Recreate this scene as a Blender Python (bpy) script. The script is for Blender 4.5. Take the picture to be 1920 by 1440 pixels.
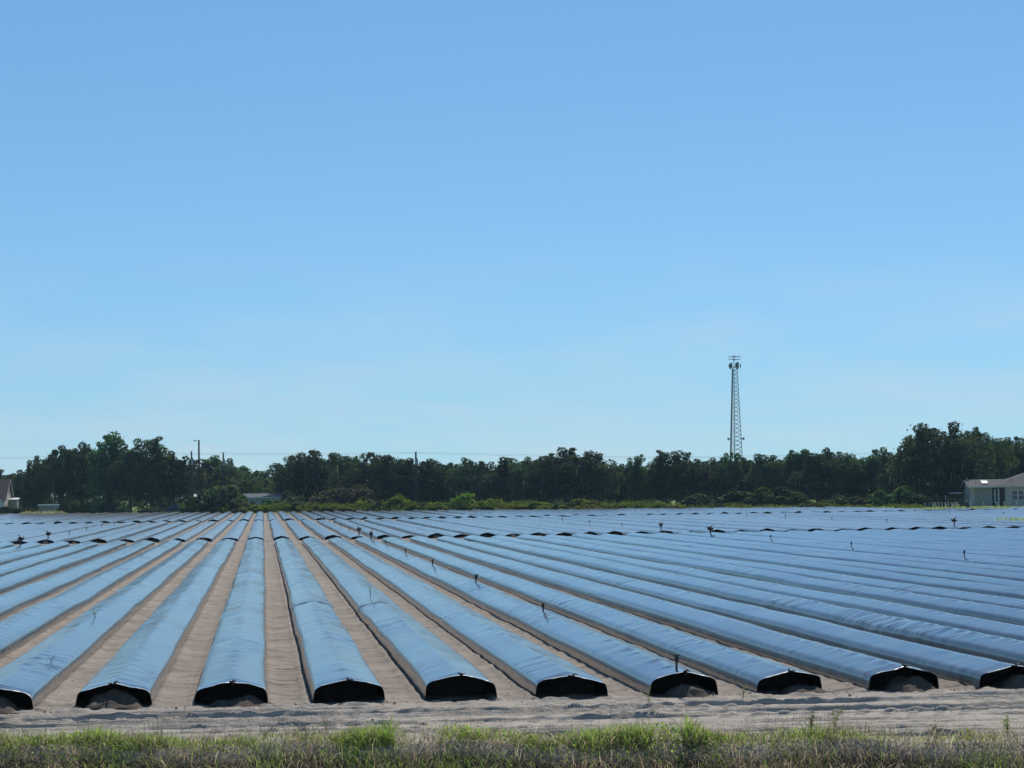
import bpy, math, random
import numpy as np
from mathutils import Vector, Matrix

scene = bpy.context.scene
for o in list(bpy.data.objects):
    bpy.data.objects.remove(o)
COL = scene.collection
R = math.radians

# ------------------------------------------------------------------ camera
FPX, YAW, PITCH, ROLL, CAMH = 4270.0, 0.10928, 0.04682, -0.01297, 2.82   # focal length in px of a 1920 px wide frame
_f = np.array([math.sin(YAW) * math.cos(PITCH), math.cos(YAW) * math.cos(PITCH), math.sin(PITCH)])
_r0 = np.array([math.cos(YAW), -math.sin(YAW), 0.0])
_u0 = np.cross(_r0, _f)
_r = math.cos(ROLL) * _r0 + math.sin(ROLL) * _u0
_u = -math.sin(ROLL) * _r0 + math.cos(ROLL) * _u0
cd = bpy.data.cameras.new('camera')
cd.sensor_width = 36.0
cd.lens = 36.0 * FPX / 1920.0
cd.clip_start = 0.1
cd.clip_end = 20000
cam = bpy.data.objects.new('camera', cd)
COL.objects.link(cam)
M = Matrix(((_r[0], _u[0], -_f[0], 0), (_r[1], _u[1], -_f[1], 0), (_r[2], _u[2], -_f[2], CAMH), (0, 0, 0, 1)))
cam.matrix_world = M
scene.camera = cam

# ------------------------------------------------------------------ sky, sun, exposure
SUN_AZ, SUN_EL = 25.0, 49.0            # degrees clockwise from +Y (the direction of the rows), elevation
world = bpy.data.worlds.new('World')
scene.world = world
world.use_nodes = True
wn, wl = world.node_tree.nodes, world.node_tree.links
wn.clear()
sky = wn.new('ShaderNodeTexSky')
sky.sky_type = 'NISHITA'
sky.sun_disc = False
sky.sun_elevation = R(SUN_EL)
sky.sun_rotation = R(SUN_AZ)
sky.altitude = 0
sky.air_density = 0.85
sky.dust_density = 0.0
sky.ozone_density = 8.0
bg = wn.new('ShaderNodeBackground')
bg.inputs['Strength'].default_value = 0.148
gm = wn.new('ShaderNodeGamma')               # the camera's soft tone curve and cool white balance
gm.inputs[1].default_value = 0.68
tm = wn.new('ShaderNodeMixRGB')
tm.blend_type = 'MULTIPLY'
tm.inputs[0].default_value = 1.0
tm.inputs[2].default_value = (0.795, 1.135, 1.325, 1.0)
wo = wn.new('ShaderNodeOutputWorld')
wl.new(sky.outputs[0], gm.inputs[0])
wl.new(gm.outputs[0], tm.inputs[1])
# thin high cloud, barely there, low over the horizon all round
wtc = wn.new('ShaderNodeTexCoord')
wmp = wn.new('ShaderNodeMapping')
wmp.inputs['Scale'].default_value = (7.0, 7.0, 34.0)
wl.new(wtc.outputs['Generated'], wmp.inputs['Vector'])
wnz = wn.new('ShaderNodeTexNoise')
wnz.inputs['Scale'].default_value = 1.6
wnz.inputs['Detail'].default_value = 6
wnz.inputs['Roughness'].default_value = 0.6
wl.new(wmp.outputs[0], wnz.inputs['Vector'])
wmr = wn.new('ShaderNodeMapRange')
wmr.inputs['From Min'].default_value = 0.40
wmr.inputs['From Max'].default_value = 0.80
wmr.inputs['To Max'].default_value = 0.55
wl.new(wnz.outputs['Fac'], wmr.inputs[0])
wsx = wn.new('ShaderNodeSeparateXYZ')
wl.new(wtc.outputs['Generated'], wsx.inputs[0])
wel = wn.new('ShaderNodeMapRange')
wel.inputs['From Min'].default_value = 0.11
wel.inputs['From Max'].default_value = 0.02
wl.new(wsx.outputs['Z'], wel.inputs[0])
wmu = wn.new('ShaderNodeMath')
wmu.operation = 'MULTIPLY'
wl.new(wmr.outputs[0], wmu.inputs[0])
wl.new(wel.outputs[0], wmu.inputs[1])
wcl = wn.new('ShaderNodeMixRGB')
wcl.inputs[2].default_value = (4.5, 4.9, 5.3, 1.0)
wl.new(wmu.outputs[0], wcl.inputs[0])
wl.new(tm.outputs[0], wcl.inputs[1])
wl.new(wcl.outputs[0], bg.inputs['Color'])
wl.new(bg.outputs[0], wo.inputs['Surface'])

sd = bpy.data.lights.new('sun', 'SUN')
sd.energy = 4.6
sd.angle = R(0.53)
sd.color = (1.0, 0.95, 0.87)
sun = bpy.data.objects.new('sun', sd)
COL.objects.link(sun)
sdir = Vector((math.sin(R(SUN_AZ)) * math.cos(R(SUN_EL)), math.cos(R(SUN_AZ)) * math.cos(R(SUN_EL)), math.sin(R(SUN_EL))))
sun.rotation_euler = sdir.to_track_quat('Z', 'Y').to_euler()
sun.location = (60, 120, 150)

scene.view_settings.view_transform = 'Standard'
scene.view_settings.look = 'None'
scene.view_settings.exposure = 0.0
scene.view_settings.gamma = 1.0
scene.view_settings.use_curve_mapping = False
scene.cycles.max_bounces = 6
scene.cycles.transparent_max_bounces = 6
scene.cycles.volume_bounces = 0

# ------------------------------------------------------------------ helpers
rng = np.random.default_rng(7)
random.seed(7)


def az_of(px):
    """bearing (radians from +Y) of an image column, from the camera's yaw"""
    return YAW + math.atan((px - 960.0) / FPX)


def edge_dist(px):
    """distance along a bearing to the far end of the field (the line Y = 331 - 0.75 X)"""
    a = az_of(px)
    return 331.0 / (math.cos(a) + 0.75 * math.sin(a))


def spot(px, beyond):
    """ground point on a bearing, so many metres beyond the far end of the field"""
    a = az_of(px)
    d = edge_dist(px) + beyond
    return Vector((d * math.sin(a), d * math.cos(a), 0.0)), d


def height_at(px, py, d):
    hor = 932.55 - 0.012969 * px
    return CAMH + (hor - py) / FPX * d


_perm = np.random.default_rng(3).permutation(4096)


def vnoise(x, y, seed=0):
    x = np.asarray(x, float)
    y = np.asarray(y, float)
    xi = np.floor(x).astype(int)
    yi = np.floor(y).astype(int)
    fx = x - xi
    fy = y - yi
    fx = fx * fx * (3 - 2 * fx)
    fy = fy * fy * (3 - 2 * fy)

    def h(a, b):
        return _perm[(_perm[(a + seed * 131) & 4095] + b * 7 + seed * 17) & 4095] / 4095.0
    return (h(xi, yi) * (1 - fx) + h(xi + 1, yi) * fx) * (1 - fy) + (h(xi, yi + 1) * (1 - fx) + h(xi + 1, yi + 1) * fx) * fy


def fbm(x, y, seed=0, octv=4):
    s = 0
    a = 0.5
    for i in range(octv):
        s = s + a * (vnoise(x * 2 ** i, y * 2 ** i, seed + i) - 0.5)
        a *= 0.5
    return s


def make_mesh(name, verts, faces, mats, smooth=False, matidx=None, col=None):
    """faces: int array (n,3) or (n,4), or a list of such arrays"""
    verts = np.asarray(verts, np.float32)
    if isinstance(faces, np.ndarray):
        faces = [faces]
    me = bpy.data.meshes.new(name)
    me.vertices.add(len(verts))
    me.vertices.foreach_set('co', verts.ravel())
    tot = np.concatenate([np.full(len(f), f.shape[1], np.int32) for f in faces])
    loops = np.concatenate([f.ravel() for f in faces]).astype(np.int32)
    me.loops.add(len(loops))
    me.loops.foreach_set('vertex_index', loops)
    me.polygons.add(len(tot))
    me.polygons.foreach_set('loop_start', np.concatenate([[0], np.cumsum(tot)[:-1]]).astype(np.int32))
    try:
        me.polygons.foreach_set('loop_total', tot)
    except Exception:
        pass
    if smooth:
        me.polygons.foreach_set('use_smooth', np.ones(len(tot), bool))
    if not isinstance(mats, (list, tuple)):
        mats = [mats]
    for m in mats:
        me.materials.append(m)
    if matidx is not None:
        me.polygons.foreach_set('material_index', np.asarray(matidx, np.int32))
    if col is not None:
        at = me.color_attributes.new('tint', 'FLOAT_COLOR', 'POINT')
        c4 = np.ones((len(verts), 4), np.float32)
        c4[:, :3] = col
        at.data.foreach_set('color', c4.ravel())
    me.update(calc_edges=True)
    me.validate()
    return me


def link(name, me, parent=None, loc=(0, 0, 0), rz=0.0):
    o = bpy.data.objects.new(name, me)
    COL.objects.link(o)
    o.parent = parent
    o.location = loc
    o.rotation_euler = (0, 0, rz)
    return o


def tag(o, label=None, cat=None, group=None, kind=None):
    if label:
        o['label'] = label
    if cat:
        o['category'] = cat
    if group:
        o['group'] = group
    if kind:
        o['kind'] = kind
    return o


def empty(name, loc, label, cat, group=None, rz=0.0):
    o = link(name, None, None, loc, rz)
    o.empty_display_size = 0.3
    return tag(o, label, cat, group)


class MB:
    """collects simple solids into one mesh"""

    def __init__(self):
        self.v = []
        self.f = []

    def add(self, v, f):
        b = len(self.v)
        self.v += [tuple(p) for p in v]
        self.f += [tuple(i + b for i in q) for q in f]

    def box(self, x0, x1, y0, y1, z0, z1):
        self.add([(x0, y0, z0), (x1, y0, z0), (x1, y1, z0), (x0, y1, z0), (x0, y0, z1), (x1, y0, z1), (x1, y1, z1), (x0, y1, z1)],
                 [(3, 2, 1, 0), (4, 5, 6, 7), (0, 1, 5, 4), (1, 2, 6, 5), (2, 3, 7, 6), (3, 0, 4, 7)])

    def tube(self, pts, rad, n=6, cap=True):
        pts = [Vector(p) for p in pts]
        if not hasattr(rad, '__len__'):
            rad = [rad] * len(pts)
        vs = []
        for i, p in enumerate(pts):
            d = (pts[min(i + 1, len(pts) - 1)] - pts[max(i - 1, 0)])
            d = d.normalized() if d.length > 0 else Vector((0, 0, 1))
            a = Vector((0, 0, 1)) if abs(d.z) < 0.9 else Vector((1, 0, 0))
            s = d.cross(a).normalized()
            t = d.cross(s).normalized()
            for k in range(n):
                w = 2 * math.pi * k / n
                vs.append(p + (s * math.cos(w) + t * math.sin(w)) * rad[i])
        fs = []
        for i in range(len(pts) - 1):
            for k in range(n):
                a, b = i * n + k, i * n + (k + 1) % n
                fs.append((a, a + n, b + n, b))
        if cap:
            fs.append(tuple(range(n)))
            fs.append(tuple(reversed(range((len(pts) - 1) * n, len(pts) * n))))
        self.add(vs, fs)

    def poly(self, *pts):
        self.add(pts, [tuple(range(len(pts)))])

    def mesh(self, name, mat, smooth=False):
        me = bpy.data.meshes.new(name)
        me.from_pydata(self.v, [], self.f)
        me.materials.append(mat)
        if smooth:
            for p in me.polygons:
                p.use_smooth = True
        me.update()
        return me

    def build(self, name, mat, parent=None, smooth=False, loc=(0, 0, 0)):
        return link(name, self.mesh(name, mat, smooth), parent, loc)


def copy_tree(o, parent=None):
    c = o.copy()
    COL.objects.link(c)
    c.parent = parent
    for ch in list(o.children):
        copy_tree(ch, c)
    return c


def ordinal(n):
    w = ['zeroth', 'first', 'second', 'third', 'fourth', 'fifth', 'sixth', 'seventh', 'eighth', 'ninth', 'tenth', 'eleventh', 'twelfth']
    if n < len(w):
        return w[n]
    s = 'th' if 10 <= n % 100 <= 20 else {1: 'st', 2: 'nd', 3: 'rd'}.get(n % 10, 'th')
    return '%d%s' % (n, s)


# ------------------------------------------------------------------ materials
def new_mat(name):
    m = bpy.data.materials.new(name)
    m.use_nodes = True
    nt = m.node_tree
    nt.nodes.clear()
    out = nt.nodes.new('ShaderNodeOutputMaterial')
    return m, nt, out


def plain(name, col, rough=0.7, spec=0.3, metal=0.0, var=0.12, scale=6.0, bump=0.0):
    m, nt, out = new_mat(name)
    b = nt.nodes.new('ShaderNodeBsdfPrincipled')
    tc = nt.nodes.new('ShaderNodeTexCoord')
    nz = nt.nodes.new('ShaderNodeTexNoise')
    nz.inputs['Scale'].default_value = scale
    nz.inputs['Detail'].default_value = 5
    nt.links.new(tc.outputs['Object'], nz.inputs['Vector'])
    mx = nt.nodes.new('ShaderNodeMixRGB')
    mx.inputs[1].default_value = (*[c * (1 - var * 1.6) for c in col], 1)
    mx.inputs[2].default_value = (*[min(1, c * (1 + var * 1.6)) for c in col], 1)
    nt.links.new(nz.outputs['Fac'], mx.inputs[0])
    nt.links.new(mx.outputs[0], b.inputs['Base Color'])
    b.inputs['Roughness'].default_value = rough
    b.inputs['Specular IOR Level'].default_value = spec
    b.inputs['Metallic'].default_value = metal
    if bump:
        bp = nt.nodes.new('ShaderNodeBump')
        bp.inputs['Strength'].default_value = bump
        bp.inputs['Distance'].default_value = 0.02
        nt.links.new(nz.outputs['Fac'], bp.inputs['Height'])
        nt.links.new(bp.outputs[0], b.inputs['Normal'])
    nt.links.new(b.outputs[0], out.inputs[0])
    return m


def leaf_mat(name, c_dark, c_light, trans=0.35, scale=0.6):
    m, nt, out = new_mat(name)
    N, L = nt.nodes, nt.links
    geo = N.new('ShaderNodeNewGeometry')
    oi = N.new('ShaderNodeObjectInfo')
    nz = N.new('ShaderNodeTexNoise')
    nz.inputs['Scale'].default_value = scale
    nz.inputs['Detail'].default_value = 3
    L.new(geo.outputs['Position'], nz.inputs['Vector'])
    ramp = N.new('ShaderNodeMapRange')
    ramp.inputs['From Min'].default_value = 0.3
    ramp.inputs['From Max'].default_value = 0.7
    L.new(nz.outputs['Fac'], ramp.inputs[0])
    add = N.new('ShaderNodeMath')
    add.operation = 'MULTIPLY_ADD'
    add.inputs[1].default_value = 0.5
    L.new(geo.outputs['Random Per Island'], add.inputs[0])
    h = N.new('ShaderNodeMath')
    h.operation = 'MULTIPLY'
    h.inputs[1].default_value = 0.5
    L.new(ramp.outputs[0], h.inputs[0])
    L.new(h.outputs[0], add.inputs[2])
    mx = N.new('ShaderNodeMixRGB')
    mx.inputs[1].default_value = (*c_dark, 1)
    mx.inputs[2].default_value = (*c_light, 1)
    L.new(add.outputs[0], mx.inputs[0])
    hs = N.new('ShaderNodeHueSaturation')
    mr = N.new('ShaderNodeMapRange')
    mr.inputs['To Min'].default_value = 0.46
    mr.inputs['To Max'].default_value = 0.54
    L.new(oi.outputs['Random'], mr.inputs[0])
    L.new(mr.outputs[0], hs.inputs['Hue'])
    mv = N.new('ShaderNodeMapRange')
    mv.inputs['To Min'].default_value = 0.6
    mv.inputs['To Max'].default_value = 1.45
    L.new(oi.outputs['Random'], mv.inputs[0])
    L.new(mv.outputs[0], hs.inputs['Value'])
    L.new(mx.outputs[0], hs.inputs['Color'])
    b = N.new('ShaderNodeBsdfPrincipled')
    b.inputs['Roughness'].default_value = 0.7
    b.inputs['Specular IOR Level'].default_value = 0.06
    L.new(hs.outputs[0], b.inputs['Base Color'])
    t = N.new('ShaderNodeBsdfTranslucent')
    tm = N.new('ShaderNodeMixRGB')
    tm.blend_type = 'MULTIPLY'
    tm.inputs[0].default_value = 1
    tm.inputs[2].default_value = (1.5, 1.5, 0.55, 1)
    L.new(hs.outputs[0], tm.inputs[1])
    L.new(tm.outputs[0], t.inputs['Color'])
    ms = N.new('ShaderNodeMixShader')
    ms.inputs[0].default_value = trans
    L.new(b.outputs[0], ms.inputs[1])
    L.new(t.outputs[0], ms.inputs[2])
    L.new(ms.outputs[0], out.inputs[0])
    return m


def film_mat(name, r0, r1, dust_sheen=1.0):
    """black polyethylene mulch film: dark, smooth, dusty, finely crinkled across the bed"""
    m, nt, out = new_mat(name)
    N, L = nt.nodes, nt.links
    tc = N.new('ShaderNodeTexCoord')
    geo = N.new('ShaderNodeNewGeometry')
    sep = N.new('ShaderNodeSeparateXYZ')
    L.new(tc.outputs['Object'], sep.inputs[0])
    # dust
    nd = N.new('ShaderNodeTexNoise')
    nd.inputs['Scale'].default_value = 1.7
    nd.inputs['Detail'].default_value = 6
    nd.inputs['Roughness'].default_value = 0.7
    L.new(geo.outputs['Position'], nd.inputs['Vector'])
    rd = N.new('ShaderNodeMapRange')
    rd.inputs['From Min'].default_value = 0.35
    rd.inputs['From Max'].default_value = 0.75
    L.new(nd.outputs['Fac'], rd.inputs[0])
    mx = N.new('ShaderNodeMixRGB')
    mx.inputs[1].default_value = (0.04 * dust_sheen, 0.041 * dust_sheen, 0.042 * dust_sheen, 1)  # gain on the dust tones, also carries the far film's painted sky sheen
    mx.inputs[2].default_value = (0.15 * dust_sheen, 0.145 * dust_sheen, 0.14 * dust_sheen, 1)
    L.new(rd.outputs[0], mx.inputs[0])
    # walls turn browner towards the foot
    lw = N.new('ShaderNodeMapRange')
    lw.inputs['From Min'].default_value = 0.13
    lw.inputs['From Max'].default_value = 0.0
    lw.inputs['To Min'].default_value = 0.0
    lw.inputs['To Max'].default_value = 0.22
    L.new(sep.outputs['Z'], lw.inputs[0])
    lm = N.new('ShaderNodeMath')
    lm.operation = 'MULTIPLY'
    L.new(lw.outputs[0], lm.inputs[0])
    L.new(nd.outputs['Fac'], lm.inputs[1])
    mx2 = N.new('ShaderNodeMixRGB')
    mx2.inputs[2].default_value = (0.26, 0.215, 0.18, 1)
    L.new(lm.outputs[0], mx2.inputs[0])
    L.new(mx.outputs[0], mx2.inputs[1])
    sp = N.new('ShaderNodeTexNoise')
    sp.inputs['Scale'].default_value = 22.0
    sp.inputs['Detail'].default_value = 4
    L.new(geo.outputs['Position'], sp.inputs['Vector'])
    spl = N.new('ShaderNodeMapRange')
    spl.inputs['From Min'].default_value = 0.62
    spl.inputs['From Max'].default_value = 0.72
    spl.inputs['To Max'].default_value = 0.45
    L.new(sp.outputs['Fac'], spl.inputs[0])
    spp = N.new('ShaderNodeMath')
    spp.operation = 'MULTIPLY'
    L.new(spl.outputs[0], spp.inputs[0])
    L.new(rd.outputs[0], spp.inputs[1])
    mx3 = N.new('ShaderNodeMixRGB')
    mx3.inputs[2].default_value = (0.33, 0.28, 0.23, 1)
    L.new(spp.outputs[0], mx3.inputs[0])
    L.new(mx2.outputs[0], mx3.inputs[1])
    mx2 = mx3
    mxb = N.new('ShaderNodeMixRGB')
    mxb.inputs[2].default_value = (0.006, 0.006, 0.007, 1)
    L.new(geo.outputs['Backfacing'], mxb.inputs[0])
    L.new(mx2.outputs[0], mxb.inputs[1])
    b = N.new('ShaderNodeBsdfPrincipled')
    L.new(mxb.outputs[0], b.inputs['Base Color'])
    rr = N.new('ShaderNodeMapRange')
    rr.inputs['To Min'].default_value = r0
    rr.inputs['To Max'].default_value = r1
    L.new(rd.outputs[0], rr.inputs[0])
    L.new(rr.outputs[0], b.inputs['Roughness'])
    b.inputs['IOR'].default_value = 1.52
    b.inputs['Specular IOR Level'].default_value = 0.6
    # crinkles: stretched across the bed, stronger in patches and along the crown
    mp = N.new('ShaderNodeMapping')
    mp.inputs['Scale'].default_value = (2.5, 6.0, 2.5)
    L.new(geo.outputs['Position'], mp.inputs['Vector'])
    n1 = N.new('ShaderNodeTexNoise')
    n1.inputs['Scale'].default_value = 1.0
    n1.inputs['Detail'].default_value = 4
    n1.inputs['Distortion'].default_value = 0.6
    L.new(mp.outputs[0], n1.inputs['Vector'])
    ab = N.new('ShaderNodeMath')
    ab.operation = 'ABSOLUTE'
    L.new(sep.outputs['X'], ab.inputs[0])
    cr = N.new('ShaderNodeMapRange')
    cr.inputs['From Min'].default_value = 0.10
    cr.inputs['From Max'].default_value = 0.0
    cr.inputs['To Min'].default_value = 0.09
    cr.inputs['To Max'].default_value = 1.0
    L.new(ab.outputs[0], cr.inputs[0])
    n2 = N.new('ShaderNodeTexNoise')
    n2.inputs['Scale'].default_value = 0.35
    n2.inputs['Detail'].default_value = 2
    L.new(geo.outputs['Position'], n2.inputs['Vector'])
    pr = N.new('ShaderNodeMapRange')
    pr.inputs['From Min'].default_value = 0.35
    pr.inputs['From Max'].default_value = 0.65
    pr.inputs['To Min'].default_value = 0.15
    pr.inputs['To Max'].default_value = 1.0
    L.new(n2.outputs['Fac'], pr.inputs[0])
    mm = N.new('ShaderNodeMath')
    mm.operation = 'MULTIPLY'
    sh = N.new('ShaderNodeMath')
    sh.operation = 'SUBTRACT'
    sh.inputs[1].default_value = 0.39
    L.new(ab.outputs[0], sh.inputs[0])
    sa = N.new('ShaderNodeMath')
    sa.operation = 'ABSOLUTE'
    L.new(sh.outputs[0], sa.inputs[0])
    sr = N.new('ShaderNodeMapRange')
    sr.inputs['From Min'].default_value = 0.07
    sr.inputs['From Max'].default_value = 0.0
    sr.inputs['To Max'].default_value = 0.55
    L.new(sa.outputs[0], sr.inputs[0])
    cm = N.new('ShaderNodeMath')
    cm.operation = 'MAXIMUM'
    L.new(cr.outputs[0], cm.inputs[0])
    L.new(sr.outputs[0], cm.inputs[1])
    L.new(cm.outputs[0], mm.inputs[0])
    L.new(pr.outputs[0], mm.inputs[1])
    wz = N.new('ShaderNodeMapRange')
    wz.inputs['From Min'].default_value = 0.14
    wz.inputs['From Max'].default_value = 0.22
    wz.inputs['To Min'].default_value = 0.35
    L.new(sep.outputs['Z'], wz.inputs[0])
    m3 = N.new('ShaderNodeMath')
    m3.operation = 'MULTIPLY'
    L.new(mm.outputs[0], m3.inputs[0])
    L.new(wz.outputs[0], m3.inputs[1])
    hh = N.new('ShaderNodeMath')
    hh.operation = 'MULTIPLY'
    L.new(n1.outputs['Fac'], hh.inputs[0])
    L.new(m3.outputs[0], hh.inputs[1])
    bp = N.new('ShaderNodeBump')
    bp.inputs['Strength'].default_value = 0.7
    bp.inputs['Distance'].default_value = 0.016
    L.new(hh.outputs[0], bp.inputs['Height'])
    L.new(bp.outputs[0], b.inputs['Normal'])
    L.new(b.outputs[0], out.inputs[0])
    return m


def ground_mat():
    m, nt, out = new_mat('sandy_ground')
    N, L = nt.nodes, nt.links
    geo = N.new('ShaderNodeNewGeometry')
    sep = N.new('ShaderNodeSeparateXYZ')
    L.new(geo.outputs['Position'], sep.inputs[0])

    def noise(scale, detail, rough=0.6, vec=None):
        n = N.new('ShaderNodeTexNoise')
        n.inputs['Scale'].default_value = scale
        n.inputs['Detail'].default_value = detail
        n.inputs['Roughness'].default_value = rough
        L.new(vec or geo.outputs['Position'], n.inputs['Vector'])
        return n

    def rng_(src, a, b, c=0.0, d=1.0):
        r = N.new('ShaderNodeMapRange')
        r.inputs['From Min'].default_value = a
        r.inputs['From Max'].default_value = b
        r.inputs['To Min'].default_value = c
        r.inputs['To Max'].default_value = d
        L.new(src, r.inputs[0])
        return r.outputs[0]

    def mix(fac, a, b):
        x = N.new('ShaderNodeMixRGB')
        L.new(fac, x.inputs[0])
        for i, v in ((1, a), (2, b)):
            if isinstance(v, tuple):
                x.inputs[i].default_value = (*v, 1)
            else:
                L.new(v, x.inputs[i])
        return x.outputs[0]
    sand = mix(rng_(noise(0.9, 8).outputs['Fac'], 0.3, 0.7), (0.215, 0.185, 0.153), (0.385, 0.33, 0.275))
    sand = mix(rng_(noise(26, 4).outputs['Fac'], 0.35, 0.75, 0, 0.45), sand, (0.17, 0.135, 0.11))
    mp = N.new('ShaderNodeMapping')
    mp.inputs['Scale'].default_value = (1.0, 2.2, 1.0)
    L.new(geo.outputs['Position'], mp.inputs['Vector'])
    damp = rng_(noise(1.6, 5, 0.65, mp.outputs[0]).outputs['Fac'], 0.53, 0.66, 0, 0.85)
    sand = mix(damp, sand, (0.10, 0.078, 0.064))
    # the driven headland and the furrow bottoms are dry pale sand
    dry = rng_(sep.outputs['Y'], YA + 0.3, YA - 0.6)
    pale = mix(rng_(noise(3.0, 7).outputs['Fac'], 0.3, 0.7), (0.31, 0.27, 0.225), (0.50, 0.44, 0.37))
    pale = mix(rng_(noise(34, 4).outputs['Fac'], 0.45, 0.75, 0, 0.5), pale, (0.24, 0.21, 0.175))
    sand = mix(dry, sand, pale)
    # grass beyond the far end of the field: Y + 0.75 X > 331
    l1 = N.new('ShaderNodeMath')
    l1.operation = 'MULTIPLY_ADD'
    l1.inputs[1].default_value = 0.75
    L.new(sep.outputs['X'], l1.inputs[0])
    L.new(sep.outputs['Y'], l1.inputs[2])
    n5 = noise(0.25, 4)
    l2 = N.new('ShaderNodeMath')
    l2.operation = 'MULTIPLY_ADD'
    l2.inputs[1].default_value = 6.0
    L.new(n5.outputs['Fac'], l2.inputs[0])
    L.new(l1.outputs[0], l2.inputs[2])
    gfac = rng_(l2.outputs[0], 333.5, 335.5)
    lx = rng_(sep.outputs['X'], 70.3, 71.3)
    ly = rng_(sep.outputs['Y'], 237.8, 239.5)
    lw_ = N.new('ShaderNodeMath')
    lw_.operation = 'MULTIPLY'
    L.new(lx, lw_.inputs[0])
    L.new(ly, lw_.inputs[1])
    gm_ = N.new('ShaderNodeMath')
    gm_.operation = 'MAXIMUM'
    L.new(gfac, gm_.inputs[0])
    L.new(lw_.outputs[0], gm_.inputs[1])
    gfac = gm_.outputs[0]
    grass = mix(rng_(noise(0.5, 6).outputs['Fac'], 0.3, 0.7), (0.085, 0.125, 0.03), (0.21, 0.23, 0.075))
    col = mix(gfac, sand, grass)
    # roadside bank: dark humus below the field level
    bank = rng_(sep.outputs['Z'], -0.07, -0.16)
    col = mix(bank, col, (0.07, 0.055, 0.038))
    b = N.new('ShaderNodeBsdfPrincipled')
    b.inputs['Roughness'].default_value = 0.95
    b.inputs['Specular IOR Level'].default_value = 0.1
    L.new(col, b.inputs['Base Color'])
    bp = N.new('ShaderNodeBump')
    bp.inputs['Strength'].default_value = 0.8
    bp.inputs['Distance'].default_value = 0.06
    L.new(noise(9, 9, 0.7).outputs['Fac'], bp.inputs['Height'])
    L.new(bp.outputs[0], b.inputs['Normal'])
    L.new(b.outputs[0], out.inputs[0])
    return m


def tint_mat(name, trans=0.3, rough=0.6):
    """colour from the per-blade 'tint' attribute"""
    m, nt, out = new_mat(name)
    N, L = nt.nodes, nt.links
    a = N.new('ShaderNodeAttribute')
    a.attribute_name = 'tint'
    b = N.new('ShaderNodeBsdfPrincipled')
    b.inputs['Roughness'].default_value = rough
    b.inputs['Specular IOR Level'].default_value = 0.3
    L.new(a.outputs['Color'], b.inputs['Base Color'])
    t = N.new('ShaderNodeBsdfTranslucent')
    L.new(a.outputs['Color'], t.inputs['Color'])
    ms = N.new('ShaderNodeMixShader')
    ms.inputs[0].default_value = trans
    L.new(b.outputs[0], ms.inputs[1])
    L.new(t.outputs[0], ms.inputs[2])
    L.new(ms.outputs[0], out.inputs[0])
    return m


YA = 30.69                     # front end of the near block of beds
M_GROUND = ground_mat()
M_FILM = film_mat('mulch_film', 0.10, 0.20, 0.85)
M_FILM_FAR = film_mat('far_film_sheen', 0.15, 0.24, 1.5)  # same film farther off, sky sheen of its wrinkles put into a paler colour
M_SOIL = plain('dark_soil', (0.105, 0.082, 0.064), 0.95, 0.1, var=0.35, scale=14, bump=0.8)
M_CLOD = plain('dry_clods', (0.21, 0.17, 0.14), 0.95, 0.1, var=0.3, scale=20)
M_EDGE_GLINT = plain('film_edge_glint', (0.55, 0.55, 0.52), 0.35, 0.5, var=0.4, scale=18)  # pale colour stands in for sunlight glinting on the film rim
M_BLACK = plain('black_plastic', (0.02, 0.02, 0.022), 0.45, 0.5)
M_PIPE = plain('grey_riser', (0.09, 0.09, 0.10), 0.5, 0.4)
M_BARK = plain('bark', (0.085, 0.07, 0.055), 0.9, 0.1, var=0.3, scale=3, bump=0.5)
M_WOOD = plain('weathered_pole', (0.055, 0.05, 0.047), 0.85, 0.15, var=0.2, scale=4)
M_LEAF = leaf_mat('oak_leaves', (0.006, 0.022, 0.018), (0.088, 0.130, 0.060), 0.28, 0.35)
M_LEAF2 = leaf_mat('green_leaves', (0.012, 0.036, 0.018), (0.105, 0.165, 0.055), 0.33, 0.35)
M_VINE = leaf_mat('vine_leaves', (0.045, 0.085, 0.016), (0.21, 0.27, 0.048), 0.45, 0.5)
M_SCRUB = leaf_mat('scrub_leaves', (0.028, 0.055, 0.016), (0.17, 0.215, 0.05), 0.42, 0.25)
M_BROWNLEAF = leaf_mat('dull_leaves', (0.06, 0.058, 0.038), (0.12, 0.11, 0.065), 0.25, 0.6)
M_MOSS = leaf_mat('hanging_moss', (0.075, 0.085, 0.06), (0.14, 0.15, 0.11), 0.25, 0.6)
M_BLADE = tint_mat('grass_blades', 0.58)
M_STEEL = plain('galvanised_steel', (0.27, 0.285, 0.30), 0.5, 0.4, metal=0.3)
M_DARKSTEEL = plain('dark_steel', (0.045, 0.048, 0.055), 0.5, 0.4)
M_SIDING = plain('grey_siding', (0.46, 0.43, 0.36), 0.8, 0.2, var=0.08)
M_SIDING_D = plain('dull_siding', (0.33, 0.31, 0.26), 0.8, 0.2, var=0.08)
M_ROOF = plain('asphalt_shingle', (0.115, 0.112, 0.112), 0.95, 0.1, var=0.25, scale=9, bump=0.4)
M_BROOF = plain('brown_shingle', (0.085, 0.066, 0.060), 0.95, 0.1, var=0.25, scale=9, bump=0.4)
M_WHITE = plain('white_paint', (0.78, 0.78, 0.75), 0.6, 0.3, var=0.06)
M_TRIM = plain('grey_trim', (0.55, 0.58, 0.56), 0.6, 0.3, var=0.06)
M_GLASS = plain('window_glass', (0.015, 0.018, 0.022), 0.08, 0.7)
M_CREAM = plain('cream_wall', (0.46, 0.43, 0.38), 0.8, 0.2, var=0.12)
M_TIN = plain('white_tin_roof', (0.80, 0.80, 0.78), 0.35, 0.5, var=0.05)
M_GREYTIN = plain('grey_tin_roof', (0.15, 0.155, 0.16), 0.95, 0.05, var=0.12)
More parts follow.
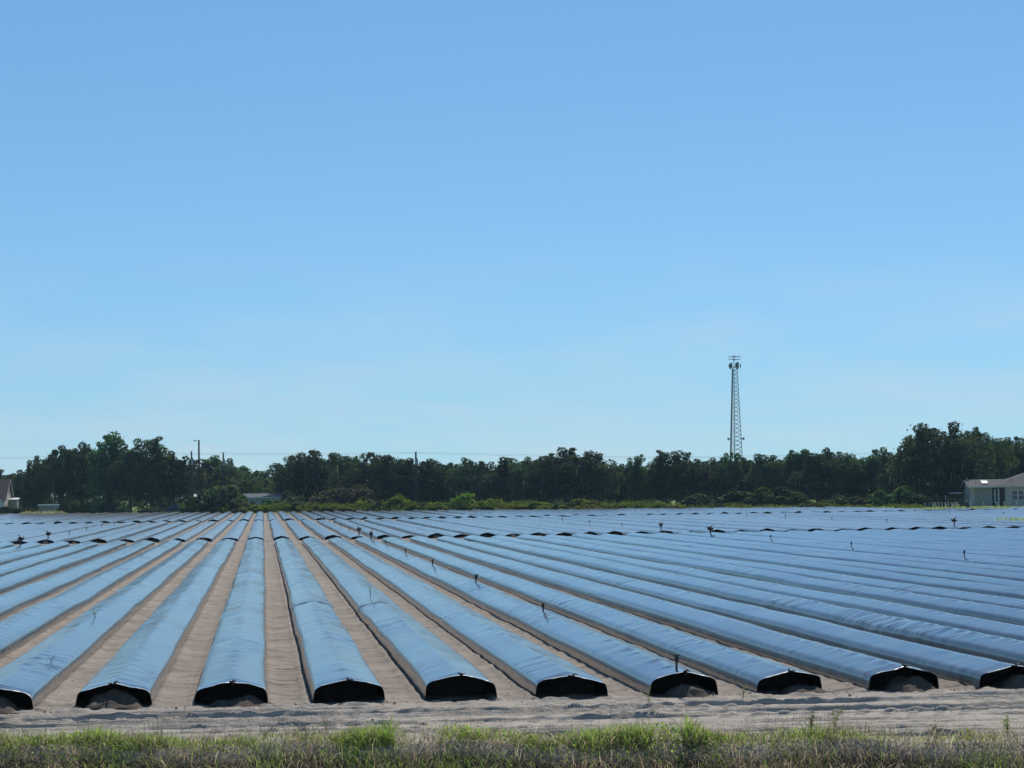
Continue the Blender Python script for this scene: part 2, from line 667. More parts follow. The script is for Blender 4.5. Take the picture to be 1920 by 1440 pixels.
M_BLUEWALL = plain('pale_green_wall', (0.30, 0.37, 0.35), 0.8, 0.2, var=0.1)
M_CAR = plain('dark_blue_paint', (0.03, 0.05, 0.085), 0.2, 0.6, var=0.03)
M_TYRE = plain('rubber', (0.02, 0.02, 0.02), 0.9, 0.1)
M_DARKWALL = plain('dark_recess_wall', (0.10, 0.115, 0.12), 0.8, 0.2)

# ------------------------------------------------------------------ layout of the field
S = 1.524                      # bed spacing
X0 = -0.4506                   # bed number 0
YA_END = 128.8                 # near block ends here
YB, YB_END = 134.9, 221.0      # middle block
YC = 229.7                     # far block, ends along the skewed field edge


def field_end(x):
    """far end of the beds: a skewed line, cut back where the lawn of the right-hand house begins"""
    return 331.0 - 0.75 * x if x < 71.0 else 238.0


def bed_x(n):
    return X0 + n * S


def front_y(y0, x):
    return y0 - 0.0112 * x


def verge_y(x):
    return 26.3 - 0.2 * x + 0.25 * np.sin(x * 1.3) + 0.15 * np.sin(x * 3.1 + 1)


# ------------------------------------------------------------------ ground: one sheet to the horizon
def build_ground():
    xs = np.concatenate([np.linspace(-1300, -60, 12)[:-1], np.linspace(-60, -5.5, 40)[:-1], np.arange(-5.5, 11.6, 0.045), np.linspace(11.7, 100, 60), np.linspace(110, 1500, 14)])
    ys = [-200, -60, -20, 0, 10, 16, 20, 22]
    y = 22.5
    while y < 31.6:
        ys.append(y)
        y += 0.018
    while y < 345:
        ys.append(y)
        y *= 1.012
    ys += list(np.linspace(350, 900, 14)) + [1100, 1300, 1600]
    ys = np.array(ys)
    X, Y = np.meshgrid(xs, ys)
    Z = 0.03 * fbm(X / 3.0, Y / 3.0, 11, 3)
    fine = ((X > -7) & (X < 13) & (Y > 21) & (Y < 60)).astype(float)
    ve = verge_y(X)
    # headland: wheel ruts and ridges running along the row ends
    road = np.clip((Y - ve - 0.1) / 0.6, 0, 1) * np.clip((YA - 0.35 - 0.0112 * X - Y) / 0.25, 0, 1) * fine
    ruts = np.zeros_like(Z)
    rr = np.random.default_rng(5)
    for i in range(54):
        yc = 24.6 + 6.0 * i / 53 + rr.uniform(-0.09, 0.09)
        sk = rr.uniform(-0.03, 0.008)
        w = rr.uniform(0.035, 0.07)
        a = rr.uniform(0.024, 0.052) * (1.5 if i % 6 == 0 else 1.0)
        c = yc + sk * X + 0.035 * fbm(X / 1.6, X * 0 + i, 40 + i, 4)
        t = (Y - c) / w
        amp = np.clip(vnoise(X / 3.4, X * 0 + i * 3.3, 70 + i) * 3.4 - 1.3, 0, 1) * (0.65 + 0.6 * vnoise(X * 5, Y * 0, 80 + i))
        if i % 4 == 1:                      # tread marks: a chain of short lumps
            amp = np.clip(vnoise(X / 2.6, X * 0 + i * 3.3, 71 + i) * 3.0 - 1.0, 0, 1) * np.clip(np.sin(X * 6.283 / 0.34 + i + 0.8 * fbm(X, X * 0, i, 2)) * 1.6 + 0.1, 0, 1)
        ruts += a * amp * np.where(t < 0, np.exp(-(t / 0.22) ** 2), np.exp(-t * t * 0.6))
    Z += road * (ruts - 0.02 + 0.012 * fbm(X * 3, Y * 5, 21, 4) + 0.02 * fbm(X * 10, Y * 18, 22, 3))
    # clods along the row ends
    rowend = np.exp(-((Y - (YA - 0.28 - 0.0112 * X)) / 0.16) ** 2) * fine
    Z += rowend * (0.05 * np.clip(fbm(X * 4.5, Y * 6, 33, 3) * 3.0, -0.2, 1.2) + 0.02)
    # furrows between the beds: berm at the bed's foot, footprints
    ph = (X - X0) / S
    d = np.abs(ph - np.round(ph)) * S
    fur = (Y > YA - 0.1) * (Y < 345)
    Z += fur * 0.035 * np.exp(-((d - 0.52) / 0.06) ** 2)
    Z += fur * fine * (0.06 * fbm(X * 2.2, Y * 2.8, 51, 4) + 0.035 * fbm(X * 9, Y * 7, 52, 3))
    # roadside bank falling towards the viewer
    t = ve - 0.25 - Y
    bank = np.where(t > 0, -0.38 * t * np.clip(t / 0.35, 0, 1), 0)
    bank = np.maximum(bank, -1.1) + np.where(t > 0, 0.10, 0) * fbm(X * 1.7, Y * 1.7, 61, 3)
    bank = np.where(Y < 14, np.minimum(0, -1.1 + (14 - Y) * 0.12), bank)
    Z += bank
    ny, nx = X.shape
    idx = np.arange(nx * ny).reshape(ny, nx)
    q = np.stack([idx[:-1, :-1], idx[:-1, 1:], idx[1:, 1:], idx[1:, :-1]], -1).reshape(-1, 4)
    me = make_mesh('ground', np.stack([X, Y, Z], -1).reshape(-1, 3), q, M_GROUND, smooth=True)
    o = link('ground', me)
    tag(o, 'sandy field soil with wheel ruts, grassy beyond the far edge', None, None, 'structure')
    return xs, ys, Z


GX, GY, GZ = build_ground()


def ground_z(x, y):
    x = np.asarray(x, float)
    y = np.asarray(y, float)
    i = np.clip(np.searchsorted(GX, x) - 1, 0, len(GX) - 2)
    j = np.clip(np.searchsorted(GY, y) - 1, 0, len(GY) - 2)
    fx = (x - GX[i]) / (GX[i + 1] - GX[i])
    fy = (y - GY[j]) / (GY[j + 1] - GY[j])
    return (GZ[j, i] * (1 - fx) + GZ[j, i + 1] * fx) * (1 - fy) + (GZ[j + 1, i] * (1 - fx) + GZ[j + 1, i + 1] * fx) * fy


# ------------------------------------------------------------------ raised beds under plastic film
PROF_HI = [(-.495, -.03), (-.489, .04), (-.482, .10), (-.474, .155), (-.464, .195), (-.448, .222), (-.420, .241), (-.37, .258), (-.30, .277), (-.23, .294), (-.16, .311), (-.09, .328), (-.04, .338), (0, .344)]
PROF_LO = [(-.495, -.03), (-.480, .12), (-.468, .185), (-.442, .225), (-.37, .258), (-.22, .297), (-.10, .326), (0, .343)]


def full_profile(p):
    return np.array(p + [(-x, z) for x, z in reversed(p[:-1])])


def profile_z(x):
    pr = full_profile(PROF_HI)
    return np.interp(x, pr[:, 0], pr[:, 1])


def film_mesh(name, length, steps, prof, seed, y_world, fold=None, ripple=1.0, sag=0.0, mat=None):
    pr = full_profile(prof)
    ys = steps
    Y, U = np.meshgrid(ys, np.arange(len(pr)), indexing='ij')
    PX = pr[U.astype(int), 0]
    PZ = pr[U.astype(int), 1]
    yw = Y + y_world
    top = np.clip((PZ - 0.02) / 0.2, 0, 1)
    x = PX + 0.11 * fbm(yw / 14.0, yw * 0 + 1.5, 5, 2) + 0.07 * fbm(Y / 5.0, Y * 0, seed, 2) + 0.012 * fbm(Y / 1.4, PX * 2 + 7, seed + 2, 2) * top
    z = PZ + top * (0.07 * fbm(Y / 6.0, Y * 0 + 0.3, seed + 5, 2) + ripple * 0.012 * fbm(Y / 1.3, PX * 1.6, seed + 8, 2))
    # creases running across, swept back from the crown
    sw = Y + 0.35 * np.abs(PX)
    patch = np.clip(vnoise(Y / 2.3, Y * 0 + 9, seed + 11) * 2.2 - 0.7, 0, 1)
    side = np.clip(0.35 + np.sign(vnoise(Y / 6.0, Y * 0, seed + 13) - 0.5) * PX * 2.4, 0.12, 1)
    z = z + ripple * top * patch * side * 0.032 * fbm(sw / 0.16, PX * 1.5, seed + 15, 2)
    crown = np.exp(-(PX / 0.13) ** 2)
    pc = np.clip(vnoise(Y / 5.0, Y * 0 + 4, seed + 21) * 2.0 - 0.35, 0.1, 1)
    z = z + ripple * crown * pc * 0.040 * fbm(sw / 0.34, PX * 1.2, seed + 23, 3)
    z = z + ripple * top * patch * side * 0.038 * fbm((Y + 0.7 * np.abs(PX)) / 0.5, PX * 2.5, seed + 25, 2)
    shoulder = np.exp(-((np.abs(PX) - 0.40) / 0.07) ** 2)
    x = x + ripple * np.sign(PX) * shoulder * patch * 0.03 * fbm(sw / 0.2, PX * 3, seed + 18, 2)
    if fold is not None:
        t = Y - fold - 0.25 * np.abs(PX)
        z = z + top * np.where(t > 0, 0.022 * np.exp(-t / 0.9), 0.0) - top * 0.012 * np.exp(-(t / 0.06) ** 2)
        x = x * (1 + top * np.where(t > 0, 0.04 * np.exp(-t / 0.9), -0.02 * np.exp(-(t / 0.10) ** 2)))
    # ragged open end
    lift = np.clip(1 - Y / 0.35, 0, 1)
    er = np.random.default_rng(seed)
    skew, bunch = er.uniform(-0.28, 0.28), er.uniform(0.0, 0.035)
    Yf = Y + lift * (0.26 * (fbm(PX * 6, PX * 0 + seed, seed + 30, 3)) + 0.05 * np.abs(PX) * 2 + skew * PX)
    z = z - lift * top * bunch * (0.6 + 1.6 * fbm(PX * 4 + 3, PX * 0, seed + 33, 2))
    z = z + lift * top * 0.012 * fbm(PX * 9, Y * 6, seed + 31, 2) - sag * lift * top * (1 - np.abs(PX) / 0.5) * 0.03
    n, k = Y.shape
    idx = np.arange(n * k).reshape(n, k)
    q = np.stack([idx[:-1, :-1], idx[:-1, 1:], idx[1:, 1:], idx[1:, :-1]], -1).reshape(-1, 4)
    V = np.stack([x, Yf, z], -1)
    me = make_mesh(name, V.reshape(-1, 3), q, mat or M_FILM, smooth=True)
    return me, V[0]


def core_mesh(name, seed, mound_h, mound_x, length, nx=23, ny=24):
    xs = np.linspace(-0.475, 0.475, nx)
    ys = np.concatenate([np.linspace(-0.34, 0.5, int(ny * .75)), np.linspace(0.55, 1.5, ny - int(ny * .75))])
    X, Y = np.meshgrid(xs, ys)
    inner = np.clip((Y - 0.75) / 0.5, 0, 1) * 0.30
    wob = 0.5 * fbm(X * 3, Y * 3, seed + 9, 2)
    md = mound_h * np.clip(1.12 - ((X - mound_x) / 0.36) ** 2 + wob, 0, 1.1) * np.clip((Y + 0.34) / 0.40 + wob, 0, 1) * np.clip(1.0 - np.clip(Y - 0.1, 0, 9) * 1.6, 0.0, 1)
    z = np.maximum(inner, md)
    z = z + (0.11 * fbm(X * 8, Y * 8, seed, 4) + 0.09 * fbm(X * 3.5, Y * 3.5, seed + 4, 2)) * np.clip(z / 0.06, 0, 1)
    X = X * np.where(Y > 0.1, 0.93, 1.0)
    z = np.where(Y > 0.0, np.minimum(z, profile_z(X * 1.06) - 0.035), z)
    z = np.maximum(z, -0.04)
    z[0, :] = -0.05
    idx = np.arange(X.size).reshape(X.shape)
    q = np.stack([idx[:-1, :-1], idx[:-1, 1:], idx[1:, 1:], idx[1:, :-1]], -1).reshape(-1, 4)
    return make_mesh(name, np.stack([X, Y, z], -1).reshape(-1, 3), q, M_SOIL, smooth=True)


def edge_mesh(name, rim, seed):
    """curled lip of the cut film, sun highlight painted in pale, along the crown and one side of the open end"""
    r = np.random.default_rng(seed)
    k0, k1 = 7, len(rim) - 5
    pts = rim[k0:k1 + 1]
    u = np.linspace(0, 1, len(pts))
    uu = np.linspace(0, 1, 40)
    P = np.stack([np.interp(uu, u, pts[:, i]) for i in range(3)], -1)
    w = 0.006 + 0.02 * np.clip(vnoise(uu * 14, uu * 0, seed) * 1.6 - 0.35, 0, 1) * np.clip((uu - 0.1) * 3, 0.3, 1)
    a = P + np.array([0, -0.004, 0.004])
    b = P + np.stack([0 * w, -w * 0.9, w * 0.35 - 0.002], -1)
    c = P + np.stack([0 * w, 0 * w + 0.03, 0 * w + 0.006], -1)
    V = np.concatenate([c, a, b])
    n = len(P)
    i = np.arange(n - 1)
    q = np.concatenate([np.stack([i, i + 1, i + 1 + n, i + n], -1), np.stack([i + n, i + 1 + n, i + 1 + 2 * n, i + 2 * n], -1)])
    return make_mesh(name, V, q, M_EDGE_GLINT, smooth=True)


def knot_mesh(name, seed):
    r = random.Random(seed)
    mb = MB()
    for k in range(3):
        a = Vector((r.uniform(-.03, .03), r.uniform(-.03, .0), 0.0))
        b = a + Vector((r.uniform(-.05, .05), -0.03, r.uniform(.0, .04)))
        c = b + Vector((r.uniform(-.04, .04), -0.01, r.uniform(-.06, .0)))
        mb.tube([a, b, c], [0.011, 0.012, 0.008], 5)
    return mb.mesh(name, M_BLACK, True)


def visible(n, y0, y1):
    """does any of this bed fall inside the picture (with a little to spare)"""
    for y in np.linspace(y0, y1, 30):
        px = 960 + FPX * math.tan(math.atan2(bed_x(n), y) - YAW)
        if -25 < px < 1945:
            return True
    return False


MOUNDS = {-3: (.2, 0), -2: (.19, -.05), -1: (.235, .0), 0: (.10, .1), 1: (.0, 0), 2: (.03, .25), 3: (.06, .12), 4: (.13, .08), 5: (.09, .22), 6: (.20, .12), 7: (.19, .15), 8: (.15, 0)}
FOLDS = {1: 22.0, 2: 21.0}
steps_near = [0, .03, .07, .12, .2, .3]
while steps_near[-1] < YA_END - YA:
    yy = steps_near[-1] + YA
    steps_near.append(steps_near[-1] + (0.045 if yy < 40 else 0.045 + (yy - 40) * 0.006))
steps_near[-1] = YA_END - YA
steps_near = np.array(steps_near)
steps_mid = np.concatenate([[0, .1, .25], np.arange(0.6, YA_END - YA, 0.45)])

A_list = [n for n in range(-30, 90) if visible(n, YA, YA_END)]
mid_variants = []
for i in range(4):
    mid_variants.append(film_mesh('mulch_film', YA_END - YA, steps_mid, PROF_HI, 500 + 37 * i, YA, ripple=0.9))
knots = [knot_mesh('drip_tape_end', 90 + i) for i in range(4)]
mid_core = core_mesh('soil_core', 77, 0.14, 0.05, YA_END - YA)
for n in A_list:
    x = bed_x(n)
    y0 = front_y(YA, x)
    k = n - A_list[0] + 1
    lab = 'black plastic covered bed in the front block, %s from left along its far end' % ordinal(k)
    root = empty('plastic_mulch_bed', (x + 0.03 * math.sin(n * 7.3), y0 + 0.08 * math.sin(n * 4.1), 0), lab, 'planting bed', 'plastic covered beds of the front block')
    root.scale = (1 + 0.025 * math.sin(n * 5.7), 1, 1 + 0.06 * math.sin(n * 3.3))
    if -5 <= n <= 11:
        r1 = 1.0 + 0.25 * math.sin(n * 1.9)
        me, rim = film_mesh('mulch_film', YA_END - YA, steps_near, PROF_HI, 100 + (n + 30) * 23, YA, FOLDS.get(n), r1, 0.3 if n in (3, 6) else 0)
        link('mulch_film', me, root)
        if -3 <= n <= 8:
            mh, mx_ = MOUNDS[n]
            link('soil_core', core_mesh('soil_core', 300 + n * 7, mh, mx_, YA_END - YA, 47, 46), root)
            link('film_edge_glint', edge_mesh('film_edge_glint', rim, 700 + n), root)
            kn = link('drip_tape_end', knots[n % 4], root, tuple(rim[len(rim) // 2]))
            kn.location.z += 0.004
        else:
            link('soil_core', mid_core, root)
    else:
        link('mulch_film', mid_variants[n % 4][0], root)
        link('soil_core', mid_core, root)

steps_b = np.concatenate([[0, .1, .3], np.arange(0.9, YB_END - YB, 0.7)])
b_variants = [film_mesh('mulch_film', YB_END - YB, steps_b, PROF_LO, 900 + 31 * i, YB, ripple=2.0, mat=M_FILM_FAR)[0] for i in range(6)]
b_cores = [core_mesh('soil_core', 1300 + i, 0.20 + 0.03 * i, 0.1 * (i - 1), YB_END - YB, 13, 14) for i in range(3)]
B_list = [n for n in range(-40, 110) if visible(n, YB, YB_END)]
for n in B_list:
    x = bed_x(n)
    k = n - B_list[0] + 1
    root = empty('plastic_mulch_bed', (x, front_y(YB, x) + 0.25 * math.sin(n * 2.4), 0),
                 'black plastic covered bed in the middle block, %s from left along its far end' % ordinal(k), 'planting bed', 'plastic covered beds of the middle block')
    root.location.x += 0.05 * math.sin(n * 6.1)
    root.scale = (1 + 0.05 * math.sin(n * 4.7), 1, 0.96 + 0.12 * math.sin(n * 2.9))
    link('mulch_film', b_variants[(n * 5) % 6], root)
    link('soil_core', b_cores[n % 3], root)

# low sand berms thrown up against the ends of the middle and far blocks
def build_berm(y0, hh, seed):
    xs = np.arange(-60, 90, 0.22)
    ts = np.array([-1.6, -1.1, -0.75, -0.5, -0.32, -0.2, -0.05, 0.05])
    zz = np.array([-0.05, 0.25, 0.6, 0.9, 1.0, 0.85, 0.3, -0.05])
    X, T = np.meshgrid(xs, ts)
    Z = np.interp(T, ts, zz) * hh * (0.85 + 0.9 * fbm(X * 1.1, T * 1.3, seed, 3))
    Y = front_y(y0, X) + T + 0.15 * fbm(X / 2.0, T * 0, seed + 3, 2) - 0.2
    Z = np.where((T == ts[0]) | (T == ts[-1]), -0.06, Z)
    idx = np.arange(X.size).reshape(X.shape)
    q = np.stack([idx[:-1, :-1], idx[:-1, 1:], idx[1:, 1:], idx[1:, :-1]], -1).reshape(-1, 4)
    o = link('sand_berm', make_mesh('sand_berm', np.stack([X, Y, Z], -1).reshape(-1, 3), q, M_GROUND, smooth=True))
    tag(o, 'low sand berm along the bed ends', None, None, 'structure')


build_berm(YB, 0.09, 640)
build_berm(YC, 0.12, 650)

# far block: its beds get shorter to the right, following the skewed far edge of the field
c_meshes = {}
c_cores = [core_mesh('soil_core', 1400 + i, 0.2, 0.0, 6.0, 11, 12) for i in range(2)]
C_list = [n for n in range(-60, 140) if field_end(bed_x(n)) > YC + 6 and visible(n, YC, field_end(bed_x(n)))]
for n in C_list:
    x = bed_x(n)
    k = n - C_list[0] + 1
    y0 = front_y(YC, x) + 0.3 * math.sin(n * 1.7)
    ln = field_end(x) - y0 + 0.8 * math.sin(n * 3.1)
    root = empty('plastic_mulch_bed', (x, y0, 0), 'black plastic covered bed in the farthest block, %s from left along the field edge' % ordinal(k), 'planting bed', 'plastic covered beds of the farthest block')
    root.location.x += 0.06 * math.sin(n * 5.3)
    root.scale = (1 + 0.05 * math.sin(n * 4.1), 1, 0.95 + 0.14 * math.sin(n * 3.7))
    me, _ = film_mesh('mulch_film', ln, np.concatenate([[0, .15], np.linspace(0.8, ln, max(8, int(ln / 1.5)))]), PROF_LO, 2000 + n * 3, YC, ripple=3.4, mat=M_FILM_FAR)
    link('mulch_film', me, root)
    link('soil_core', c_cores[n % 2], root)


# ------------------------------------------------------------------ irrigation risers
def sprinkler_proto():
    root = empty('sprinkler', (0, 0, 0), '', 'sprinkler')
    mb = MB()
    mb.tube([(0, 0, -0.06), (0, 0, 0.12)], [0.018, 0.018], 8)
    mb.tube([(0, 0, 0.115), (0, 0, 0.135)], [0.023, 0.023], 8)
    riser = mb.mesh('riser', M_PIPE, True)
    mb = MB()
    mb.tube([(0, 0, 0.135), (0, 0, 0.155), (0, 0, 0.175), (0, 0, 0.20), (0, 0, 0.215)], [0.020, 0.032, 0.034, 0.027, 0.012], 9)
    mb.tube([(-0.026, 0, 0.16), (-0.034, 0, 0.21), (-0.012, 0, 0.245), (0.012, 0, 0.245), (0.034, 0, 0.21), (0.026, 0, 0.16)], 0.008, 6)
    mb.tube([(0, 0.0, 0.20), (0, -0.06, 0.225)], [0.012, 0.008], 6)
    head = mb.mesh('sprinkler_head', M_BLACK, True)
    mb = MB()
    mb.tube([(-0.055, 0.02, 0.222), (0.0, 0.0, 0.232), (0.06, -0.015, 0.222)], [0.008, 0.010, 0.012], 6)
    arm = mb.mesh('swing_arm', M_BLACK, True)
    link('riser', riser, root)
    link('sprinkler_head', head, root)
    link('swing_arm', arm, root)
    return root


def hub_proto():
    root = empty('valve_assembly', (0, 0, 0), '', 'irrigation valve')
    mb = MB()
    mb.tube([(0, 0, -0.08), (0, 0, 0.20)], [0.035, 0.035], 8)
    mb.tube([(0, 0, 0.20), (0, 0, 0.23)], [0.05, 0.05], 8)
    link('riser', mb.mesh('riser', M_PIPE, True), root)
    mb = MB()
    mb.tube([(-0.16, 0, 0.30), (-0.10, 0, 0.31), (0.10, 0, 0.31), (0.15, 0, 0.29)], [0.05, 0.085, 0.085, 0.05], 9)
    mb.tube([(0, 0, 0.22), (0, 0, 0.30), (0, 0, 0.40), (0, 0, 0.45)], [0.05, 0.10, 0.085, 0.04], 9)
    link('valve_body', mb.mesh('valve_body', M_BLACK, True), root)
    mb = MB()
    mb.tube([(0.02, 0, 0.44), (0.09, -0.03, 0.50), (0.17, -0.05, 0.49)], [0.02, 0.018, 0.022], 6)
    link('handle', mb.mesh('handle', M_BLACK, True), root)
    mb = MB()
    mb.tube([(-0.13, 0, 0.32), (-0.17, -0.02, 0.38), (-0.15, -0.02, 0.44)], [0.03, 0.034, 0.022], 7)
    link('air_vent', mb.mesh('air_vent', M_BLACK, True), root)
    return root


spr = sprinkler_proto()
hub = hub_proto()
LINES = {-20: 'far left line', -8: 'left edge line', 4: 'line starting at the front', 16: 'second line to the right', 28: 'third line to the right',
         40: 'fourth line to the right', 52: 'fifth line to the right', 64: 'sixth line to the right'}
used_s = used_h = False
for n, where in LINES.items():
    x = bed_x(n)
    cnt = 0
    for k in range(0, 22):
        y = 30.95 + 15.1 * k
        px = 960 + FPX * math.tan(math.atan2(x, y) - YAW)
        if not (-5 < px < 1925) or y > field_end(x) - 1:
            continue
        zt = 0.325
        if k in (6, 7):
            o = hub if not used_h else copy_tree(hub)
            used_h = True
            o.location = (x + 0.03, 121.2 if k == 6 else 136.6, zt)
            o.rotation_euler.z = 0.4 * n + k
            o['label'] = 'black valve assembly of the %s, %s side of the alley' % (where, 'near' if k == 6 else 'far')
            o['group'] = 'irrigation valves by the alley'
            continue
        if YB_END - 1 < y < YC + 0.5:
            continue
        cnt += 1
        o = spr if not used_s else copy_tree(spr)
        used_s = True
        o.location = (x - 0.01 + 0.03 * math.sin(k * 2.1 + n), y, zt)
        o.rotation_euler = (0.03 * math.sin(k * 3 + n), 0.05 * math.sin(k * 5 + n), k * 1.3 + n)
        s = 1.0 + 0.08 * math.sin(k * 1.7 + n)
        o.scale = (s, s, s)
        o['label'] = 'black riser sprinkler in the %s, %s from the front' % (where, ordinal(cnt))
        o['group'] = 'sprinklers standing on the beds'


# ------------------------------------------------------------------ foliage
def leaf_quads(C, size, rg, aspect=0.6, flat=0.0):
    """rhombic leaf faces at centres C"""
    n = len(C)
    nrm = rg.normal(size=(n, 3))
    nrm[:, 2] = nrm[:, 2] * (1 + flat) + flat
    nrm /= np.linalg.norm(nrm, axis=1)[:, None] + 1e-9
    t = rg.normal(size=(n, 3))
    t -= nrm * (t * nrm).sum(1)[:, None]
    t /= np.linalg.norm(t, axis=1)[:, None] + 1e-9
    b = np.cross(nrm, t)
    s = (size * rg.uniform(0.6, 1.4, n))[:, None]
    V = np.stack([C - t * s, C - b * s * aspect, C + t * s, C + b * s * aspect], 1).reshape(-1, 3)
    return V, np.arange(4 * n).reshape(n, 4)


def blob_points(centers, radii, count, rg, shell=0.55):
    k = rg.integers(0, len(centers), count) if not hasattr(count, '__len__') else np.repeat(np.arange(len(centers)), count)
    d = rg.normal(size=(len(k), 3))
    d /= np.linalg.norm(d, axis=1)[:, None]
    r = rg.uniform(shell, 1.0, len(k)) ** 0.7
    return centers[k] + d * r[:, None] * radii[k]


def tree_proto(kind, seed):
    """returns [(part name, mesh)...]; about 10 m tall"""
    rg = np.random.default_rng(seed)
    H = 10.0
    if kind == 'oak':
        rx, cz, rz, nb, low = 5.2, 5.3, 4.5, 96, 0.9
    elif kind == 'parkoak':
        rx, cz, rz, nb, low = 5.2, 5.9, 4.0, 92, 2.4
    elif kind == 'spire':
        rx, cz, rz, nb, low = 3.4, 5.4, 4.6, 78, 0.9
    elif kind == 'moss':
        rx, cz, rz, nb, low = 4.4, 5.5, 4.5, 86, 0.9
    else:
        rx, cz, rz, nb, low = 3.1, 5.3, 4.6, 66, 0.9
    d = rg.normal(size=(nb, 3))
    d /= np.linalg.norm(d, axis=1)[:, None]
    rr = rg.uniform(0.35, 1.0, nb) ** 0.55
    lump = 0.80 + 0.30 * np.sin(np.arctan2(d[:, 1], d[:, 0]) * 2.0 + rg.uniform(0, 6)) * rg.uniform(0.4, 1) + rg.uniform(-0.12, 0.12, nb)
    C = np.stack([d[:, 0] * rx, d[:, 1] * rx, d[:, 2] * rz], -1) * (rr * lump)[:, None]
    C[:, 2] += cz
    # uneven leaders breaking the top
    nl = {'oak': 4, 'parkoak': 6, 'spire': 7, 'moss': 5, 'slim': 5}[kind]
    lead = []
    for i in range(nl):
        a = rg.uniform(0, 6.28)
        q = rg.uniform(0.1, 0.62) * rx
        hgt = cz + rz * math.sqrt(max(0.1, 1 - (q / rx) ** 2)) + rg.uniform(-0.3, 0.55 if kind == 'oak' else 1.3)
        for j in range(3):
            lead.append((math.cos(a) * q + rg.uniform(-.4, .4), math.sin(a) * q + rg.uniform(-.4, .4), hgt - j * 0.75))
    C = np.concatenate([C, np.array(lead)])
    C[:, 2] = np.maximum(C[:, 2], low + rg.uniform(-0.6, 0.5, len(C)))
    rad = rg.uniform(0.65, 1.35, len(C))
    rad[nb:] *= 0.6
    radii = np.stack([rad * 1.15, rad * 1.15, rad * 0.8], -1)
    cnt = (70 + 115 * rad ** 2).astype(int)
    P = blob_points(C, radii, cnt, rg, 0.45)
    V, F = leaf_quads(P, 0.16, rg, 0.65, 0.25)
    # scattered stray sprigs outside the clumps
    st = rg.integers(0, len(C), 900)
    dd = rg.normal(size=(900, 3))
    dd /= np.linalg.norm(dd, axis=1)[:, None]
    V2, F2 = leaf_quads(C[st] + dd * radii[st] * rg.uniform(1.0, 1.5, 900)[:, None], 0.12, rg)
    crown = make_mesh('crown', np.concatenate([V, V2]), np.concatenate([F, F2 + len(V)]), M_LEAF if kind in ('oak', 'parkoak', 'moss') else M_LEAF2)
    # trunk and limbs
    mb = MB()
    lean = rg.uniform(-0.3, 0.3, 2)
    mb.tube([(0, 0, -0.3), (0, 0, 0.2), (lean[0] * .3, lean[1] * .3, 2.2), (lean[0], lean[1], 4.5), (lean[0] * 1.4, lean[1] * 1.4, 7.5)], [0.62, 0.42, 0.33, 0.24, 0.08] if kind != 'slim' else [0.3, 0.2, 0.17, 0.13, 0.05], 9)
    pick = rg.choice(nb, 11, replace=False)
    for i in pick:
        z0 = rg.uniform(1.8, 4.8)
        a = Vector((lean[0] * z0 / 4.5, lean[1] * z0 / 4.5, z0))
        e = Vector(C[i])
        m_ = a.lerp(e, 0.5) + Vector((rg.uniform(-.3, .3), rg.uniform(-.3, .3), rg.uniform(0, .5)))
        mb.tube([a, m_, e], [0.16, 0.11, 0.04], 6)
    parts = [('trunk', mb.mesh('trunk', M_BARK, True)), ('crown', crown)]
    if kind == 'moss' or (kind == 'oak' and seed % 2):
        nm = 420 if kind == 'moss' else 160
        k = rg.integers(0, len(C), nm)
        a = rg.uniform(0, 6.28, nm)
        top = C[k] + np.stack([np.cos(a) * rad[k] * 1.05, np.sin(a) * rad[k] * 1.05, -rad[k] * rg.uniform(0.1, 0.7, nm)], -1)
        ln = rg.uniform(0.5, 1.7, nm)
        w = rg.uniform(0.04, 0.11, nm)
        th = rg.uniform(0, 3.14, nm)
        sd_ = np.stack([np.cos(th), np.sin(th), 0 * th], -1) * w[:, None]
        mid = top - np.stack([rg.normal(0, .06, nm), rg.normal(0, .06, nm), ln * 0.5], -1)
        bot = top - np.stack([rg.normal(0, .12, nm), rg.normal(0, .12, nm), ln], -1)
        V = np.stack([top - sd_, top + sd_, mid + sd_, mid - sd_, bot + sd_ * .2, bot - sd_ * .2], 1).reshape(-1, 3)
        b6 = np.arange(nm)[:, None] * 6
        F = np.concatenate([b6 + np.array([0, 1, 2, 3]), b6 + np.array([3, 2, 4, 5])])
        parts.append(('hanging_moss', make_mesh('hanging_moss', V, F, M_MOSS)))
    return parts


TREE_PROTOS = {'parkoak': [tree_proto('parkoak', 91 + i) for i in range(3)], 'oak': [tree_proto('oak', 11 + i) for i in range(4)], 'spire': [tree_proto('spire', 31 + i) for i in range(3)],
               'moss': [tree_proto('moss', 51 + i) for i in range(3)], 'slim': [tree_proto('slim', 71 + i) for i in range(3)]}
BASE_H = {'parkoak': 10.4, 'oak': 10.2, 'spire': 11.0, 'moss': 10.9, 'slim': 10.9}
BASE_W = {'parkoak': 11.0, 'oak': 11.0, 'spire': 7.4, 'moss': 9.4, 'slim': 6.6}


def put_tree(i, px, top, wpx, kind, beyond, label, group):
    p, d = spot(px, beyond)
    h = height_at(px, top, d)
    w = wpx / FPX * d
    root = empty('broadleaf_tree', p, label, 'tree', group, rz=i * 2.399)
    protos = TREE_PROTOS[kind]
    sx = w / BASE_W[kind]
    root.scale = (sx, sx, h / BASE_H[kind])
    for nm, me in protos[i % len(protos)]:
        po = link(nm, me, root)
        if nm == 'hanging_moss':
            po['kind'] = 'stuff'
    return root


